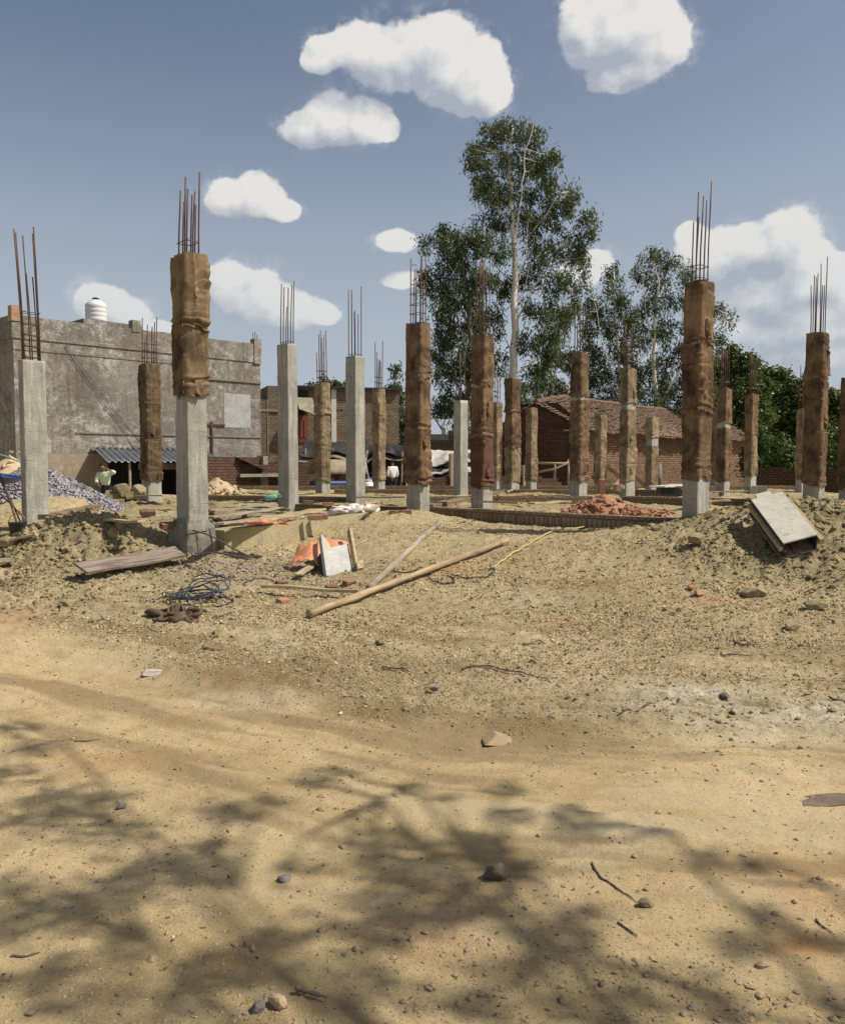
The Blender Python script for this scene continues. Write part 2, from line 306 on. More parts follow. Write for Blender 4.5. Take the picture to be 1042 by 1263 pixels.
def groundmat():
    m, nt = newmat('site_earth'); b = NB(nt)
    v = b.coord('Object', False)
    def at_(n): return b.n('ShaderNodeAttribute', attribute_name=n).outputs['Fac']
    road, pale, rust, damp, gry, rut, dug = at_('road'), at_('pale'), at_('rust'), at_('damp'), at_('grey'), at_('rut'), at_('dug')
    fillc = b.mix(b.mr(b.noise(v, .9, 6, .65), .35, .65), (.44, .345, .19), (.57, .455, .26))
    fillc = b.mix(b.math('MULTIPLY', b.mr(b.noise(v, 7, 7, .8, .3), .5, .6), .6), fillc, (.31, .25, .13))
    fillc = b.mix(b.math('MULTIPLY', b.mr(b.noise(v, 30, 6, .85), .52, .60), .75), fillc, (.14, .11, .06))  # dark specks: grit, and painted micro-shadows between the grains
    fillc = b.mix(b.math('MULTIPLY', b.mr(b.noise(v, 19, 6, .85), .54, .62), .6), fillc, (.66, .56, .35))
    rc = b.mix(b.mr(b.noise(v, .8, 5, .6), .35, .65), (.57, .43, .22), (.68, .53, .29))
    rc = b.mix(b.math('MULTIPLY', b.mr(b.noise(v, 3.1, 7, .75, .4), .48, .62), .5), rc, (.42, .30, .165)); rc = b.mix(b.math('MULTIPLY', b.mr(b.noise(b.mapping(v, (1, 3, 1)), 5, 7, .8, .3), .52, .66), .4), rc, (.66, .54, .36))
    rc = b.mix(b.math('MULTIPLY', b.mr(b.noise(v, 80, 5, .85), .54, .62), .6), rc, (.24, .165, .09))  # same dark specks on the track, micro-shadows included
    rc = b.mix(b.math('MULTIPLY', b.mr(b.noise(v, 26, 6, .8), .58, .7), .4), rc, (.30, .225, .12))
    fillc = b.mix(b.math('MULTIPLY', dug, .92), fillc, b.mix(b.mr(b.noise(v, 14, 6, .85), .45, .6), (.21, .17, .095), (.43, .355, .20)))  # darker dug soil, with the shade of banks and plinth floor painted in
    col = b.mix(road, fillc, rc)
    col = b.mix(b.mr(rut, .5, .2, 0, .7), col, (.31, .225, .12)); col = b.mix(b.mr(rut, .55, .8, 0, .4), col, (.68, .55, .35))
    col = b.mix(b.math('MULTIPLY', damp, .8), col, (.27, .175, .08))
    col = b.mix(b.math('MULTIPLY', rust, .75), col, (.52, .245, .10))
    brk = b.mr(b.noise(v, 9, 6, .75), .38, .6)
    col = b.mix(b.math('MULTIPLY', pale, b.math('MULTIPLY', brk, .85)), col, (.80, .73, .58))
    col = b.mix(b.math('MULTIPLY', gry, b.math('MULTIPLY', brk, .75)), col, (.36, .325, .25))
    vo = b.n('ShaderNodeTexVoronoi', i_Vector=v, i_Scale=34).outputs[0]
    h = b.math('ADD', b.noise(v, 16, 9, .8), b.math('MULTIPLY', b.noise(v, 70, 6, .85), .6))
    h = b.math('SUBTRACT', h, b.math('MULTIPLY', b.math('MULTIPLY', b.math('SUBTRACT', 1.0, road), b.math('MINIMUM', vo, .5)), .5))
    st = b.mr(road, 0, 1, 1.0, .8, 'LINEAR')
    bp = b.n('ShaderNodeBump', i_Height=h, i_Strength=st, i_Distance=.028)
    b.out(col, .97, bp.outputs[0], .08); return m
M['ground'] = groundmat()
M['clod'] = surf('dry_clod', (.34, .28, .155), (.22, .18, .10), 5, 70, .7, .01, c3=(.42, .35, .2), rnd=.1)
M['pebble'] = surf('path_pebble', (.44, .33, .2), (.30, .22, .14), 3, 70, .5, .005, c3=(.25, .21, .18), rnd=.1)
# ------------------------------------------------------------------ mesh helpers
def tag(o, label=None, cat=None, group=None, kind=None):
    for k, v in (('label', label), ('category', cat), ('group', group), ('kind', kind)):
        if v: o[k] = v
    return o
def empty(name, loc, label=None, cat=None, group=None, rz=0, kind=None):
    o = bpy.data.objects.new(name, None); C.objects.link(o); o.location = loc; o.rotation_euler = (0, 0, rz)
    o.empty_display_size = .2
    return tag(o, label, cat, group, kind)
class MB:
    def __init__(s, org=(0, 0, 0)): s.v = []; s.f = []; s.o = Vector(org)
    def add(s, vs, fs):
        n = len(s.v); s.v += [Vector(p) - s.o for p in vs]; s.f += [[i + n for i in f] for f in fs]; return s
    def basis(s, p, X, Y, Z):
        """a block from corner p spanned by three vectors"""
        p, X, Y, Z = map(Vector, (p, X, Y, Z)); vs = [p, p + X, p + X + Y, p + Y, p + Z, p + X + Z, p + X + Y + Z, p + Y + Z]
        fs = [(0, 3, 2, 1), (4, 5, 6, 7), (0, 1, 5, 4), (1, 2, 6, 5), (2, 3, 7, 6), (3, 0, 4, 7)]
        if X.cross(Y).dot(Z) < 0: fs = [f[::-1] for f in fs]
        return s.add(vs, fs)
    def box(s, c, sz, rz=0, rx=0, ry=0):
        m = Matrix.Rotation(rz, 3, 'Z') @ Matrix.Rotation(ry, 3, 'Y') @ Matrix.Rotation(rx, 3, 'X'); c = Vector(c)
        X, Y, Z = m @ Vector((sz[0], 0, 0)), m @ Vector((0, sz[1], 0)), m @ Vector((0, 0, sz[2]))
        return s.basis(c - (X + Y + Z) / 2, X, Y, Z)
    def wall(s, a, b, th, z0, z1, off=0):
        """an upright block along a-b, th thick away from the camera side"""
        a = Vector((a[0], a[1], 0)); b = Vector((b[0], b[1], 0)); d = (b - a).normalized(); n = Vector((-d.y, d.x, 0))
        return s.basis(a + n * off + Vector((0, 0, z0)), b - a, n * th, (0, 0, z1 - z0))
    def tube(s, pts, rad, n=8, cap=True):
        pts = [Vector(p) for p in pts]; rs = rad if isinstance(rad, (list, tuple)) else [rad] * len(pts)
        vs = []; fs = []; up = None
        for i, p in enumerate(pts):
            t = (pts[min(i + 1, len(pts) - 1)] - pts[max(i - 1, 0)]); t = t.normalized() if t.length > 1e-9 else Vector((0, 0, 1))
            if up is None: up = Vector((0, 0, 1)) if abs(t.z) < .9 else Vector((1, 0, 0))
            a = t.cross(up); a = a.normalized() if a.length > 1e-6 else t.orthogonal().normalized(); b = t.cross(a).normalized(); up = -b if False else up
            for k in range(n):
                q = 2 * math.pi * k / n; vs.append(p + (a * math.cos(q) + b * math.sin(q)) * rs[i])
        for i in range(len(pts) - 1):
            for k in range(n):
                k2 = (k + 1) % n; fs.append((i * n + k, i * n + k2, (i + 1) * n + k2, (i + 1) * n + k))
        if cap: fs.append(tuple(range(n))[::-1]); fs.append(tuple(range((len(pts) - 1) * n, len(pts) * n)))
        return s.add(vs, fs)
    def lathe(s, c, prof, n=20, rx=None):
        c = Vector(c); vs = []; fs = []
        for r, z in prof:
            for k in range(n):
                q = 2 * math.pi * k / n; p = Vector((r * math.cos(q), r * math.sin(q), z)); vs.append(c + (rx @ p if rx else p))
        for i in range(len(prof) - 1):
            for k in range(n): k2 = (k + 1) % n; fs.append((i * n + k, i * n + k2, (i + 1) * n + k2, (i + 1) * n + k))
        fs.append(tuple(range((len(prof) - 1) * n, len(prof) * n))); fs.append(tuple(range(n))[::-1])
        return s.add(vs, fs)
    def rock(s, c, sz, seed=0, rz=0, sub=2, jag=.25, tilt=0):
        import bmesh
        bm = bmesh.new(); bmesh.ops.create_icosphere(bm, subdivisions=sub, radius=1)
        rr = random.Random(seed); ax = [(Vector((rr.gauss(0, 1), rr.gauss(0, 1), rr.gauss(0, 1))).normalized(), rr.uniform(.5, .85)) for _ in range(15)]
        mt = Matrix.Rotation(rz, 3, 'Z') @ Matrix.Rotation(tilt, 3, 'X')
        vs = []
        for v in bm.verts:
            p = v.co.copy()
            for a, d in ax:
                q = p.dot(a)
                if q > d: p -= a * (q - d)
            p *= 1 + jag * .16 * rr.uniform(-1, 1)
            vs.append(Vector(c) + mt @ Vector((p.x * sz[0], p.y * sz[1], p.z * sz[2])))
        fs = [[v.index for v in f.verts] for f in bm.faces]; bm.free(); return s.add(vs, fs)
    def sheet(s, fn, nu, nv, th=0):
        vs = [Vector(fn(i / nu, j / nv)) for j in range(nv + 1) for i in range(nu + 1)]
        fs = [(j * (nu + 1) + i, j * (nu + 1) + i + 1, (j + 1) * (nu + 1) + i + 1, (j + 1) * (nu + 1) + i) for j in range(nv) for i in range(nu)]
        return s.add(vs, fs)
    def build(s, name, mt, parent=None, smooth=False, bevel=0, solid=0, loc=None):
        me = bpy.data.meshes.new(name); me.from_pydata([tuple(v) for v in s.v], [], s.f); me.materials.append(mt if not isinstance(mt, str) else M[mt])
        uv = me.uv_layers.new(name='uv'); vv = s.v; o3 = s.o
        for p in me.polygons:
            n = p.normal
            if abs(n.z) > .8: T, B = Vector((1, 0, 0)), Vector((0, 1, 0))
            else:
                T = Vector((-n.y, n.x, 0)).normalized(); B = Vector((0, 0, 1))
            for li, vi in zip(p.loop_indices, p.vertices): q = vv[vi] + o3; uv.data[li].uv = (q.dot(T), q.dot(B))
            p.use_smooth = smooth
        me.validate()
        o = bpy.data.objects.new(name, me); C.objects.link(o)
        if parent is not None: o.parent = parent
        elif loc is None: o.location = s.o
        if bevel:
            b = o.modifiers.new('edge', 'BEVEL'); b.width = bevel; b.segments = 2; b.limit_method = 'ANGLE'
        if solid:
            b = o.modifiers.new('thickness', 'SOLIDIFY'); b.thickness = solid; b.offset = 0
        return o
def npmesh(name, V, Fq, mt, parent=None, smooth=False, loc=(0, 0, 0), attrs=None):
    me = bpy.data.meshes.new(name); k = Fq.shape[1]
    me.vertices.add(len(V)); me.vertices.foreach_set('co', V.astype(np.float32).ravel())
    me.loops.add(Fq.size); me.loops.foreach_set('vertex_index', Fq.astype(np.int32).ravel())
    me.polygons.add(len(Fq)); me.polygons.foreach_set('loop_start', np.arange(0, Fq.size, k, dtype=np.int32)); me.polygons.foreach_set('loop_total', np.full(len(Fq), k, np.int32))
    me.polygons.foreach_set('use_smooth', np.full(len(Fq), smooth)); me.update(calc_edges=True)
    for n, a in (attrs or {}).items():
        at_ = me.attributes.new(n, 'FLOAT', 'POINT'); at_.data.foreach_set('value', a.astype(np.float32).ravel())
    me.materials.append(M[mt]); o = bpy.data.objects.new(name, me); C.objects.link(o); o.location = loc
    if parent is not None: o.parent = parent
    return o
# ------------------------------------------------------------------ ground sheet
ys = [-80, -40, -20, -10, -5, -2.5, -1, 0, .6, 1.1]
y = 1.5
while y < 30: ys.append(y); y *= 1.0055
while y < 90: ys.append(y); y *= 1.03
while y < 3000: ys.append(y); y *= 1.25
ts = list(np.linspace(-.62, .62, 470)); k = .64; ext = []
while k < 12: ext.append(k); k *= 1.05 if k < 1.5 else 1.3
ts = [-e for e in ext[::-1]] + ts + ext
YS = np.array(ys); TS = np.array(ts); WY = np.where(YS < 0, 2.2, YS * .92 + 2.2 * np.exp(-YS / 6))
gx = TS[None, :] * WY[:, None]; gy = np.repeat(YS[:, None], len(TS), 1)
gzv = G(gx, gy)
qq = track_q(gx, gy); rutv = fbm(qq * 4.2 + .3 * fbm(gx * 1.2, gy * 1.2, 2, 91), gx * .55, 4, 93, .6)
V = np.stack([gx, gy, gzv], -1).reshape(-1, 3); ny, nx = gx.shape
idx = np.arange(ny * nx).reshape(ny, nx)
Fq = np.stack([idx[:-1, :-1], idx[:-1, 1:], idx[1:, 1:], idx[1:, :-1]], -1).reshape(-1, 4)
def wp(px, py): p = gp(px, py); return p.x, p.y
def spot(lst):
    s = 0
    for px, py, rx, ry, a in lst:
        cx_, cy_ = wp(px, py); s = np.maximum(s, a * gs(gx, gy, cx_, cy_, rx, ry))
    w = fbm(gx * 2.2, gy * 2.2, 4, 77)
    return np.clip(s * (1 + 1.2 * w), 0, 1)
attrs = {
 'rut': np.clip(.5 + .9 * rutv * sm(-3.5, -.8, qq) * (1 - sm(1.2, 3.2, qq)), 0, 1), 'dug': np.clip(mound_mask(gx, gy) + .8 * (inside(gx, gy) > .1), 0, 1) * sm(-.35, .25, fbm(gx * 1.6, gy * 1.6, 4, 99)),
 'road': road_mask(gx, gy),
 'pale': spot([(985, 878, .8, .42, 1), (890, 855, .6, .22, .8), (330, 795, .2, .35, .6), (650, 735, .4, .3, .35), (940, 640, .3, .2, .5), (300, 870, .5, .2, .3),(760,1040,.25,.2,.35)]),
 'rust': spot([(545, 700, .45, .35, .6), (105, 938, .4, .22, .45), (985, 1170, .12, .1, .8), (15, 760, .5, .5, .4), (1000, 1110, .2, .2, .4), (690, 770, .3, .1, .5), (500, 1140, .25, .25, .3), (880,740,.3,.2,.3)]),
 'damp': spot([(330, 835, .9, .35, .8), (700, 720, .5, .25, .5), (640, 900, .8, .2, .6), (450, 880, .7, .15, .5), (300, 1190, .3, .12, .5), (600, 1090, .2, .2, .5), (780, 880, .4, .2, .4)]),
 'grey': spot([(320, 700, 1.1, .8, 1), (250, 700, .6, .6, 1), (400, 735, .7, .4, .5), (100, 755, 1, .5, .4), (180, 650, 1, .5, .4)]),
}
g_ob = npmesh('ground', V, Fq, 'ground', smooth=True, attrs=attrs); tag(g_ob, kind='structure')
# ------------------------------------------------------------------ loose stones and clods (nobody could count them)
import bmesh
bm = bmesh.new(); bmesh.ops.create_icosphere(bm, subdivisions=1, radius=1)
ICO = np.array([v.co[:] for v in bm.verts]); ICF = np.array([[v.index for v in f.verts] for f in bm.faces]); bm.free()
def scatter(name, X, Y, S, mt, flat=.6, sink=.35, zf=G, jit=.28):
    n = len(X); Z = zf(X, Y); a = RS.uniform(0, 6.28, n); ca, sa = np.cos(a), np.sin(a)
    P = ICO[None] * (1 + jit * RS.uniform(-1, 1, (n, 12, 1))) * (np.stack([S * RS.uniform(.7, 1.4, n), S * RS.uniform(.6, 1.1, n), S * flat * RS.uniform(.6, 1.2, n)], -1)[:, None])
    x = P[..., 0] * ca[:, None] - P[..., 1] * sa[:, None]; y = P[..., 0] * sa[:, None] + P[..., 1] * ca[:, None]
    V = np.stack([x + X[:, None], y + Y[:, None], P[..., 2] + (Z + S * flat * (1 - 2 * sink) * .6)[:, None]], -1).reshape(-1, 3)
    Fs = (ICF[None] + (np.arange(n) * 12)[:, None, None]).reshape(-1, 3)
    return npmesh(name, V, Fs, mt)
def fan(n, y0, y1, p=1.0, half=.62):
    Y = (y0 ** -p + RS.uniform(0, 1, n) * (y1 ** -p - y0 ** -p)) ** (-1 / p); X = RS.uniform(-half, half, n) * (Y + 1.0); return X, Y
X, Y = fan(22000, 1.7, 8.5, .8); k = RS.uniform(0, 1, len(X)) < (.25 + .75 * sm(-.1, .35, fbm(X * 1.3, Y * 1.3, 3, 55)))
X, Y = X[k], Y[k]
tag(scatter('pebbles', X, Y, np.clip(RS.lognormal(-5.65, .6, len(X)), .0015, .02), 'pebble'), 'small pebbles and grit strewn over the earth track', 'pebbles', None, 'stuff')
X, Y = fan(80000, 4.3, 16, .6); mmk = mound_mask(X, Y); keep = RS.uniform(0, 1, len(X)) < (.13 + .87 * mmk) * (1 - .95 * road_mask(X, Y)) * np.where(inside(X, Y) > .1, .4, 1)
X, Y, mmk = X[keep], Y[keep], mmk[keep]
tag(scatter('dirt_clods', X, Y, np.clip(RS.lognormal(-4.75, .6, len(X)) * (.62 + 1.5 * mmk), .004, .095), 'clod', .75, .3), 'crumbly dry clods of dug earth covering the banks', 'dirt', None, 'stuff')
n = 1500; Yl, Xl = RS.uniform(1.9, 7.5, n), RS.uniform(-.6, .6, n); Xl = Xl * (Yl + 1); kk = fbm(Xl * 1.1, Yl * 1.1, 3, 155) > -.02; Xl, Yl = Xl[kk], Yl[kk]
LITTER = (Xl, Yl)
n = 900; X = RS.normal(-2.15, .75, n); Y = RS.normal(9.75, .5, n); tag(scatter('concrete_crumbs', X, Y, np.clip(RS.lognormal(-4.4, .5, n), .006, .04), 'rock'), 'grey crumbs of concrete round the foot of the tallest column', 'crumbs', None, 'stuff')
n = 1500; Y = RS.uniform(10.8, 27, n); X = RS.uniform(-.5, .5, n) * (Y + 1); kk = inside(X, Y) > .15; X, Y = X[kk], Y[kk]
tag(scatter('brick_chips', X, Y, np.clip(RS.lognormal(-3.9, .5, len(X)), .01, .06), 'brick_dull', .6, .1), 'dusty brick chips and scraps strewn over the plinth earth', 'chips', None, 'stuff')
def wp_(q): p = gp(*q); return p.x, p.y
OCT = np.array([(1, 0, 0), (-.5, .87, 0), (-.5, -.87, 0), (0, 0, 1.), (.2, .1, -1.), (.5, .6, .6)]); OCF = np.array([(0, 5, 3), (5, 1, 3), (1, 2, 3), (2, 0, 3), (5, 0, 4), (1, 5, 4), (2, 1, 4), (0, 2, 4)])
def crumbs(name, X, Y, S, mt):
    n = len(X); Z = G(X, Y); a = RS.uniform(0, 6.28, n); ca, sa = np.cos(a), np.sin(a)
    P = OCT[None] * (1 + .35 * RS.uniform(-1, 1, (n, 6, 3))) * (S[:, None] * np.stack([RS.uniform(.7, 1.5, n), RS.uniform(.6, 1.1, n), RS.uniform(.45, .95, n)], -1))[:, None]
    x = P[..., 0] * ca[:, None] - P[..., 1] * sa[:, None]; y = P[..., 0] * sa[:, None] + P[..., 1] * ca[:, None]
    V = np.stack([x + X[:, None], y + Y[:, None], P[..., 2] + (Z + S * .12)[:, None]], -1).reshape(-1, 3)
    return npmesh(name, V, (OCF[None] + (np.arange(n) * 6)[:, None, None]).reshape(-1, 3), mt)
X, Y = fan(230000, 4.2, 15, .55); dn = .55 + 1.3 * fbm(X * .9, Y * 1.7, 4, 201) - .25 * mound_mask(X, Y); k = RS.uniform(0, 1, len(X)) < dn * (1 - .93 * road_mask(X, Y)) * np.where(inside(X, Y) > .1, .9, 1); X, Y = X[k], Y[k]
pc_ = wp_((985, 878)); pc2 = wp_((890, 855)); pw = np.maximum(gs(X, Y, pc_[0], pc_[1], .9, .45), .8 * gs(X, Y, pc2[0], pc2[1], .6, .25)); k = RS.uniform(0, 1, len(X)) > pw * 1.1; X, Y = X[k], Y[k]
S_ = np.clip(RS.lognormal(-4.8, .45, len(X)), .003, .03) * (.42 + .63 * sm(4.6, 9, Y)); dk = mound_mask(X, Y) + .45 * (inside(X, Y) > .1) + .5 * fbm(X * 1.6, Y * 1.6, 4, 99) + RS.uniform(-.15, .15, len(X)) > .42
tag(crumbs('soil_crumbs', X[~dk], Y[~dk], S_[~dk], 'crumb'), 'fine crumbly soil grains coating the slope below the columns', 'soil crumbs', None, 'stuff')
tag(crumbs('shaded_dark_soil_crumbs', X[dk], Y[dk], S_[dk] * 1.35, 'crumb_dark'), 'darker soil crumbs with the shade of the dug earth banks in their colour', 'soil crumbs', None, 'stuff')
X, Y = fan(60000, 1.8, 8, 1.0); k = RS.uniform(0, 1, len(X)) < .30 + 1.2 * fbm(X * 1.5, Y * 2.2, 4, 211); X, Y = X[k], Y[k]
tag(crumbs('track_grit', X, Y, np.clip(RS.lognormal(-6.0, .45, len(X)), .001, .008), 'grit'), 'fine grit lying in drifts on the earth track', 'grit', None, 'stuff')
# ------------------------------------------------------------------ columns
def rrect(hx, hy, N, r):
    """points and outward normals round a rounded rectangle, starting at the +x+y corner, away from the camera"""
    out = []; tot = 4 * (hx + hy - 2 * r) + 2 * math.pi * r; na = 3; nl = N - 4 * na
    cs = [(hx - r, hy - r), (-hx + r, hy - r), (-hx + r, -hy + r), (hx - r, -hy + r)]; ln = [2 * (hx - r), 2 * (hy - r)] * 2
    nx_ = max(2, int(round(nl * hx / (hx + hy) / 2))); cnt = [nx_, nl // 2 - nx_] * 2; s = 0.0
    for j in range(4):
        for k in range(na):
            a = j * math.pi / 2 + (k + .0) / (na - 1) * math.pi / 2; out.append((cs[j][0] + r * math.cos(a), cs[j][1] + r * math.sin(a), math.cos(a), math.sin(a), s + r * (k / (na - 1)) * math.pi / 2))
        s += r * math.pi / 2; a = (j + 1) * math.pi / 2; n0, n1 = math.cos(a), math.sin(a); c = cnt[j]
        for k in range(1, c + 1):
            q = ln[j] * k / (c + 1); out.append((cs[j][0] + r * n0 - n1 * q, cs[j][1] + r * n1 + n0 * q, n0, n1, s + q))
        s += ln[j]
    return np.array(out), tot
def sleeve(name, hx, hy, zs, N, r, disp, mt, parent, cap=True, smooth=True):
    P, tot = rrect(hx, hy, N, r); N = len(P); zs = np.array(zs); S = P[:, 4][None, :] + 0 * zs[:, None]; Z = zs[:, None] + 0 * S
    D, DZ = disp(S, Z, tot)
    X = P[None, :, 0] + P[None, :, 2] * D; Y = P[None, :, 1] + P[None, :, 3] * D
    V = np.stack([X, Y, Z + DZ], -1).reshape(-1, 3); nz = len(zs); idx = np.arange(nz * N).reshape(nz, N); nxt = np.roll(idx, -1, 1)
    Fs = np.stack([idx[:-1], nxt[:-1], nxt[1:], idx[1:]], -1).reshape(-1, 4)
    me = bpy.data.meshes.new(name); f = Fs.tolist()
    if cap: f += [list(idx[-1]), list(idx[0][::-1])]
    me.from_pydata(V.tolist(), [], f); me.materials.append(M[mt])
    for p in me.polygons: p.use_smooth = smooth and len(p.vertices) == 4
    o = bpy.data.objects.new(name, me); C.objects.link(o); o.parent = parent; return o
def column(px, d, lw, rw, ptop, pbase, label, wraps=(), rebar=None, nb=8, foot=None, mat='concrete', bmat='burlap', group='reinforced concrete columns standing on the plinth', seed=0, lean=0, ring=1, ztop=None, footing=0):
    """px: middle of the shaft; lw, rw: widths its two faces show; wraps: (top, bottom, [ties], material)"""
    rr = random.Random(seed * 13 + int(px)); ph = math.atan((px - CX) / F)
    wl = max(.2, lw * d / F / (.707 * (math.cos(ph) + math.sin(ph)))); wr = max(.2, rw * d / F / (.707 * (math.cos(ph) - math.sin(ph))))
    wl, wr = min(wl, .5), min(wr, .5)
    hx, hy = wr / 2, wl / 2
    c = at(px, pbase, d); dep = d + .2; z0 = g0(c.x, dep) - .25
    if foot: z0 = at(px, foot, d).z - .3
    zt = at(px, ptop, d).z
    x = (px - CX) / F * dep
    root = empty('concrete_column', (x, dep, z0), label, 'column', group, R(45), 'thing')
    k = dep / d; H = EYE + (zt - EYE) * k - z0; near = 1 if d < 20 else 0
    N = 56 if near else 28; nz = max(8, int(H / (.035 if near else .09))); sd = seed * 7 + int(px)
    def cd(S, Z, tot):
        D = .004 * fbm(S * 9, Z * 7, 3, sd) + .003 * fbm(S * 30, Z * 30, 2, sd + 3)
        chip = sm(.35, .7, fbm(S * 11, Z * 6, 3, sd + 9)) * .010
        foot_ = np.exp(-np.abs(Z - .0) / .35) * .02 * (1 + fbm(S * 4, Z * 5, 3, sd + 5))
        return D - chip + foot_, 0 * Z
    sleeve('shaft', hx, hy, np.linspace(0, H, nz), N, .012, cd, mat, root)
    if footing: sleeve('footing', hx + .07, hy + .07, np.linspace(.0, footing, 22), 70, .03, lambda S, Z, tot: (.03 * fbm(S * 5, Z * 5, 4, sd + 81) + .02 * np.exp(-Z / .3) - .05 * sm(footing - .12, footing, Z), .03 * fbm(S * 4, Z * 3, 3, sd + 83)), 'concrete_d', root, smooth=False)
    def zl(py): return EYE + (at(px, py, d).z - EYE) * k - z0
    for w in wraps:
        a, b_, ties = w[0], w[1], w[2]; bm_ = w[3] if len(w) > 3 else bmat
        za, zb = min(zl(a), H + .12), zl(b_); tz = [zl(t) for t in ties]
        N2 = 230 if d < 13 else (150 if near else 80); nz2 = max(14, int((za - zb) / (.009 if d < 13 else .014 if near else .035))); s2 = sd + int(a)
        def bd(S, Z, tot, za=za, zb=zb, tz=tz, s2=s2):
            e = sm(0, .06, S) * sm(0, .06, tot - S)
            warp = .25 * fbm(S * 2, Z * 1.1, 2, s2 + 1)
            def saw(ph, sh=.16):
                f = ph - np.floor(ph); return np.where(f < 1 - sh, f / (1 - sh), (1 - f) / sh)
            m1 = sm(-.05, .35, fbm(S * 1.5, Z * 1.0, 2, s2 + 40)); m2 = sm(.0, .35, fbm(S * 1.8, Z * 1.6, 2, s2 + 50)); m3 = sm(.05, .4, fbm(S * 1.8, Z * 1.4, 2, s2 + 60))
            D = .006 +   .024 * m1 * saw(S * 8 + Z * .5 + 1.6 * fbm(S * 1.2, Z * .5, 3, s2)) + .022 * m2 * saw(S * 2.2 + Z * 4.2 + 1.8 * fbm(S * 1.4, Z * 1.6, 3, s2 + 4)) + .020 * m3 * saw(Z * 4.5 - S * 2.6 + 1.8 * fbm(S * 1.6, Z * 1.3, 3, s2 + 24))
            D = D + .003 * fbm(S * 12, Z * 12, 3, s2 + 6) + .02 * sm(.15, .6, fbm(S * 1.6, Z * 1.3, 2, s2 + 2))
            for t in tz:
                q = Z - t - .06 * fbm(S * 1.8, S * 0 + t, 2, s2 + 8)
                D = D * (1 - .85 * np.exp(-(q / .03) ** 2)) + .016 * np.exp(-((q + .05) / .03) ** 2) + .014 * np.exp(-((q - .045) / .028) ** 2)
                D = D + .024 * saw(q * 11 + S * 1.2 + 1.2 * fbm(S * 3, Z * 2, 2, s2 + 11)) * np.exp(-np.abs(q) / .13) * sm(-.2, .3, fbm(S * 3, Z * 0 + t, 2, s2 + 71))
            S0 = tot * (.5 + .10 * math.sin(s2 * 1.7)) + .05 * fbm(Z * 1.5, Z * 0, 2, s2 + 31); k0 = S0 - S
            D = D + .026 * np.exp(-np.clip(k0, 0, 9) / .05) * (k0 > 0)
            lo = np.exp(-(Z - zb) / .07); D = D + lo * (.008 + .016 * fbm(S * 8, Z, 2, s2 + 13))
            hi = np.exp(-(za - Z) / .05); D = D - hi * .010
            D = np.maximum(D, .002)
            dz = -lo * .08 * (fbm(S * 3.5, Z * 0, 3, s2 + 15) + .1) - lo * .06 * (k0 > 0) * np.exp(-np.clip(k0, 0, 9) / .12) + hi * .035 * fbm(S * 9, Z * 0, 3, s2 + 17)
            return D * e + .008, dz * e
        wo = sleeve('burlap_wrap', hx, hy, np.linspace(zb, za, nz2), N2, .014, bd, bm_, root, cap=False)
        if len(w) > 4: wo['label'] = w[4]
        if near or d < 24:
            for t in tz:
                P, tot = rrect(hx + .012, hy + .012, 40, .03)
                pts = []
                for i_ in range(len(P) + 1):
                    q = P[i_ % len(P)]; s_ = q[4]; dz = .06 * float(fbm(np.array([(s_ % tot) * 1.8]), np.array([t]), 2, s2 + 8)[0]) * min(1, s_ / .1, (tot - s_) / .1)
                    pts.append((q[0] + q[2] * .012, q[1] + q[3] * .012, t + dz))
                kq = pts[len(pts) // 2]; tl = [(kq[0] - .01, kq[1] - .012, kq[2]), (kq[0] - .03, kq[1] - .035, kq[2] - .03), (kq[0] - .022, kq[1] - .03, kq[2] - .13 - rr.random() * .12)]
                MB().tube(pts, .009, 5, False).tube(tl, [.014, .009, .006], 5).build('tie_rope', 'rope', root, True)
            if rr.random() < .8 and zb < za - .3:
                side = rr.choice([0, 1]); u0 = rr.uniform(-.5, .2); zf = zb + (za - zb) * rr.uniform(.25, .8); hh_ = rr.uniform(.15, .3); ww_ = rr.uniform(.08, .16)
                def flap(u, v, side=side, u0=u0, zf=zf, hh_=hh_, ww_=ww_, sd_=s2):
                    o_ = .03 + .05 * math.sin(u * 2.6) * v + .02 * float(vn(np.array([u * 4 + sd_]), np.array([v * 4.]), sd_)[0]); a_ = u0 * (hx if side else hy) + (u - .5 * v * .6) * ww_ * (1 - .35 * v); z_ = zf - hh_ * v - .05 * u * u
                    return (a_, -hy - o_, z_) if side else (-hx - o_, a_, z_)
                MB().sheet(flap, 10, 14).build('loose_flap', bm_, root, True, solid=.005)
    if rebar:
        ztb = EYE + (at(px, rebar, d).z - EYE) * k - z0; cage = .055
        pos = [(-1, -1), (1, -1), (-1, 1), (1, 1), (0, -1), (0, 1), (-1, 0), (1, 0)][:nb]; lx = rr.uniform(-.03, .03) + lean; ly = rr.uniform(-.03, .03)
        for i_, (a, b_) in enumerate(pos):
            zt_ = H + (ztb - H) * (1 if i_ == 1 else rr.choice([1, .96, .9, .8, .66, .62]) * rr.uniform(.95, 1.0)); x0, y0 = a * (hx - cage), b_ * (hy - cage)
            hh = zt_ - H; j = rr.uniform(-.014, .014); j2 = rr.uniform(-.014, .014)
            pts = [(x0, y0, H - .1), (x0 + lx * .2, y0 + ly * .2, H + hh * .35), (x0 + lx * .6 + j * .5, y0 + ly * .6 + j2 * .5, H + hh * .7), (x0 + lx + j, y0 + ly + j2, zt_)]
            MB().tube(pts, .0095 if d < 20 else .012, 6).build('rebar', 'rebar', root, True)
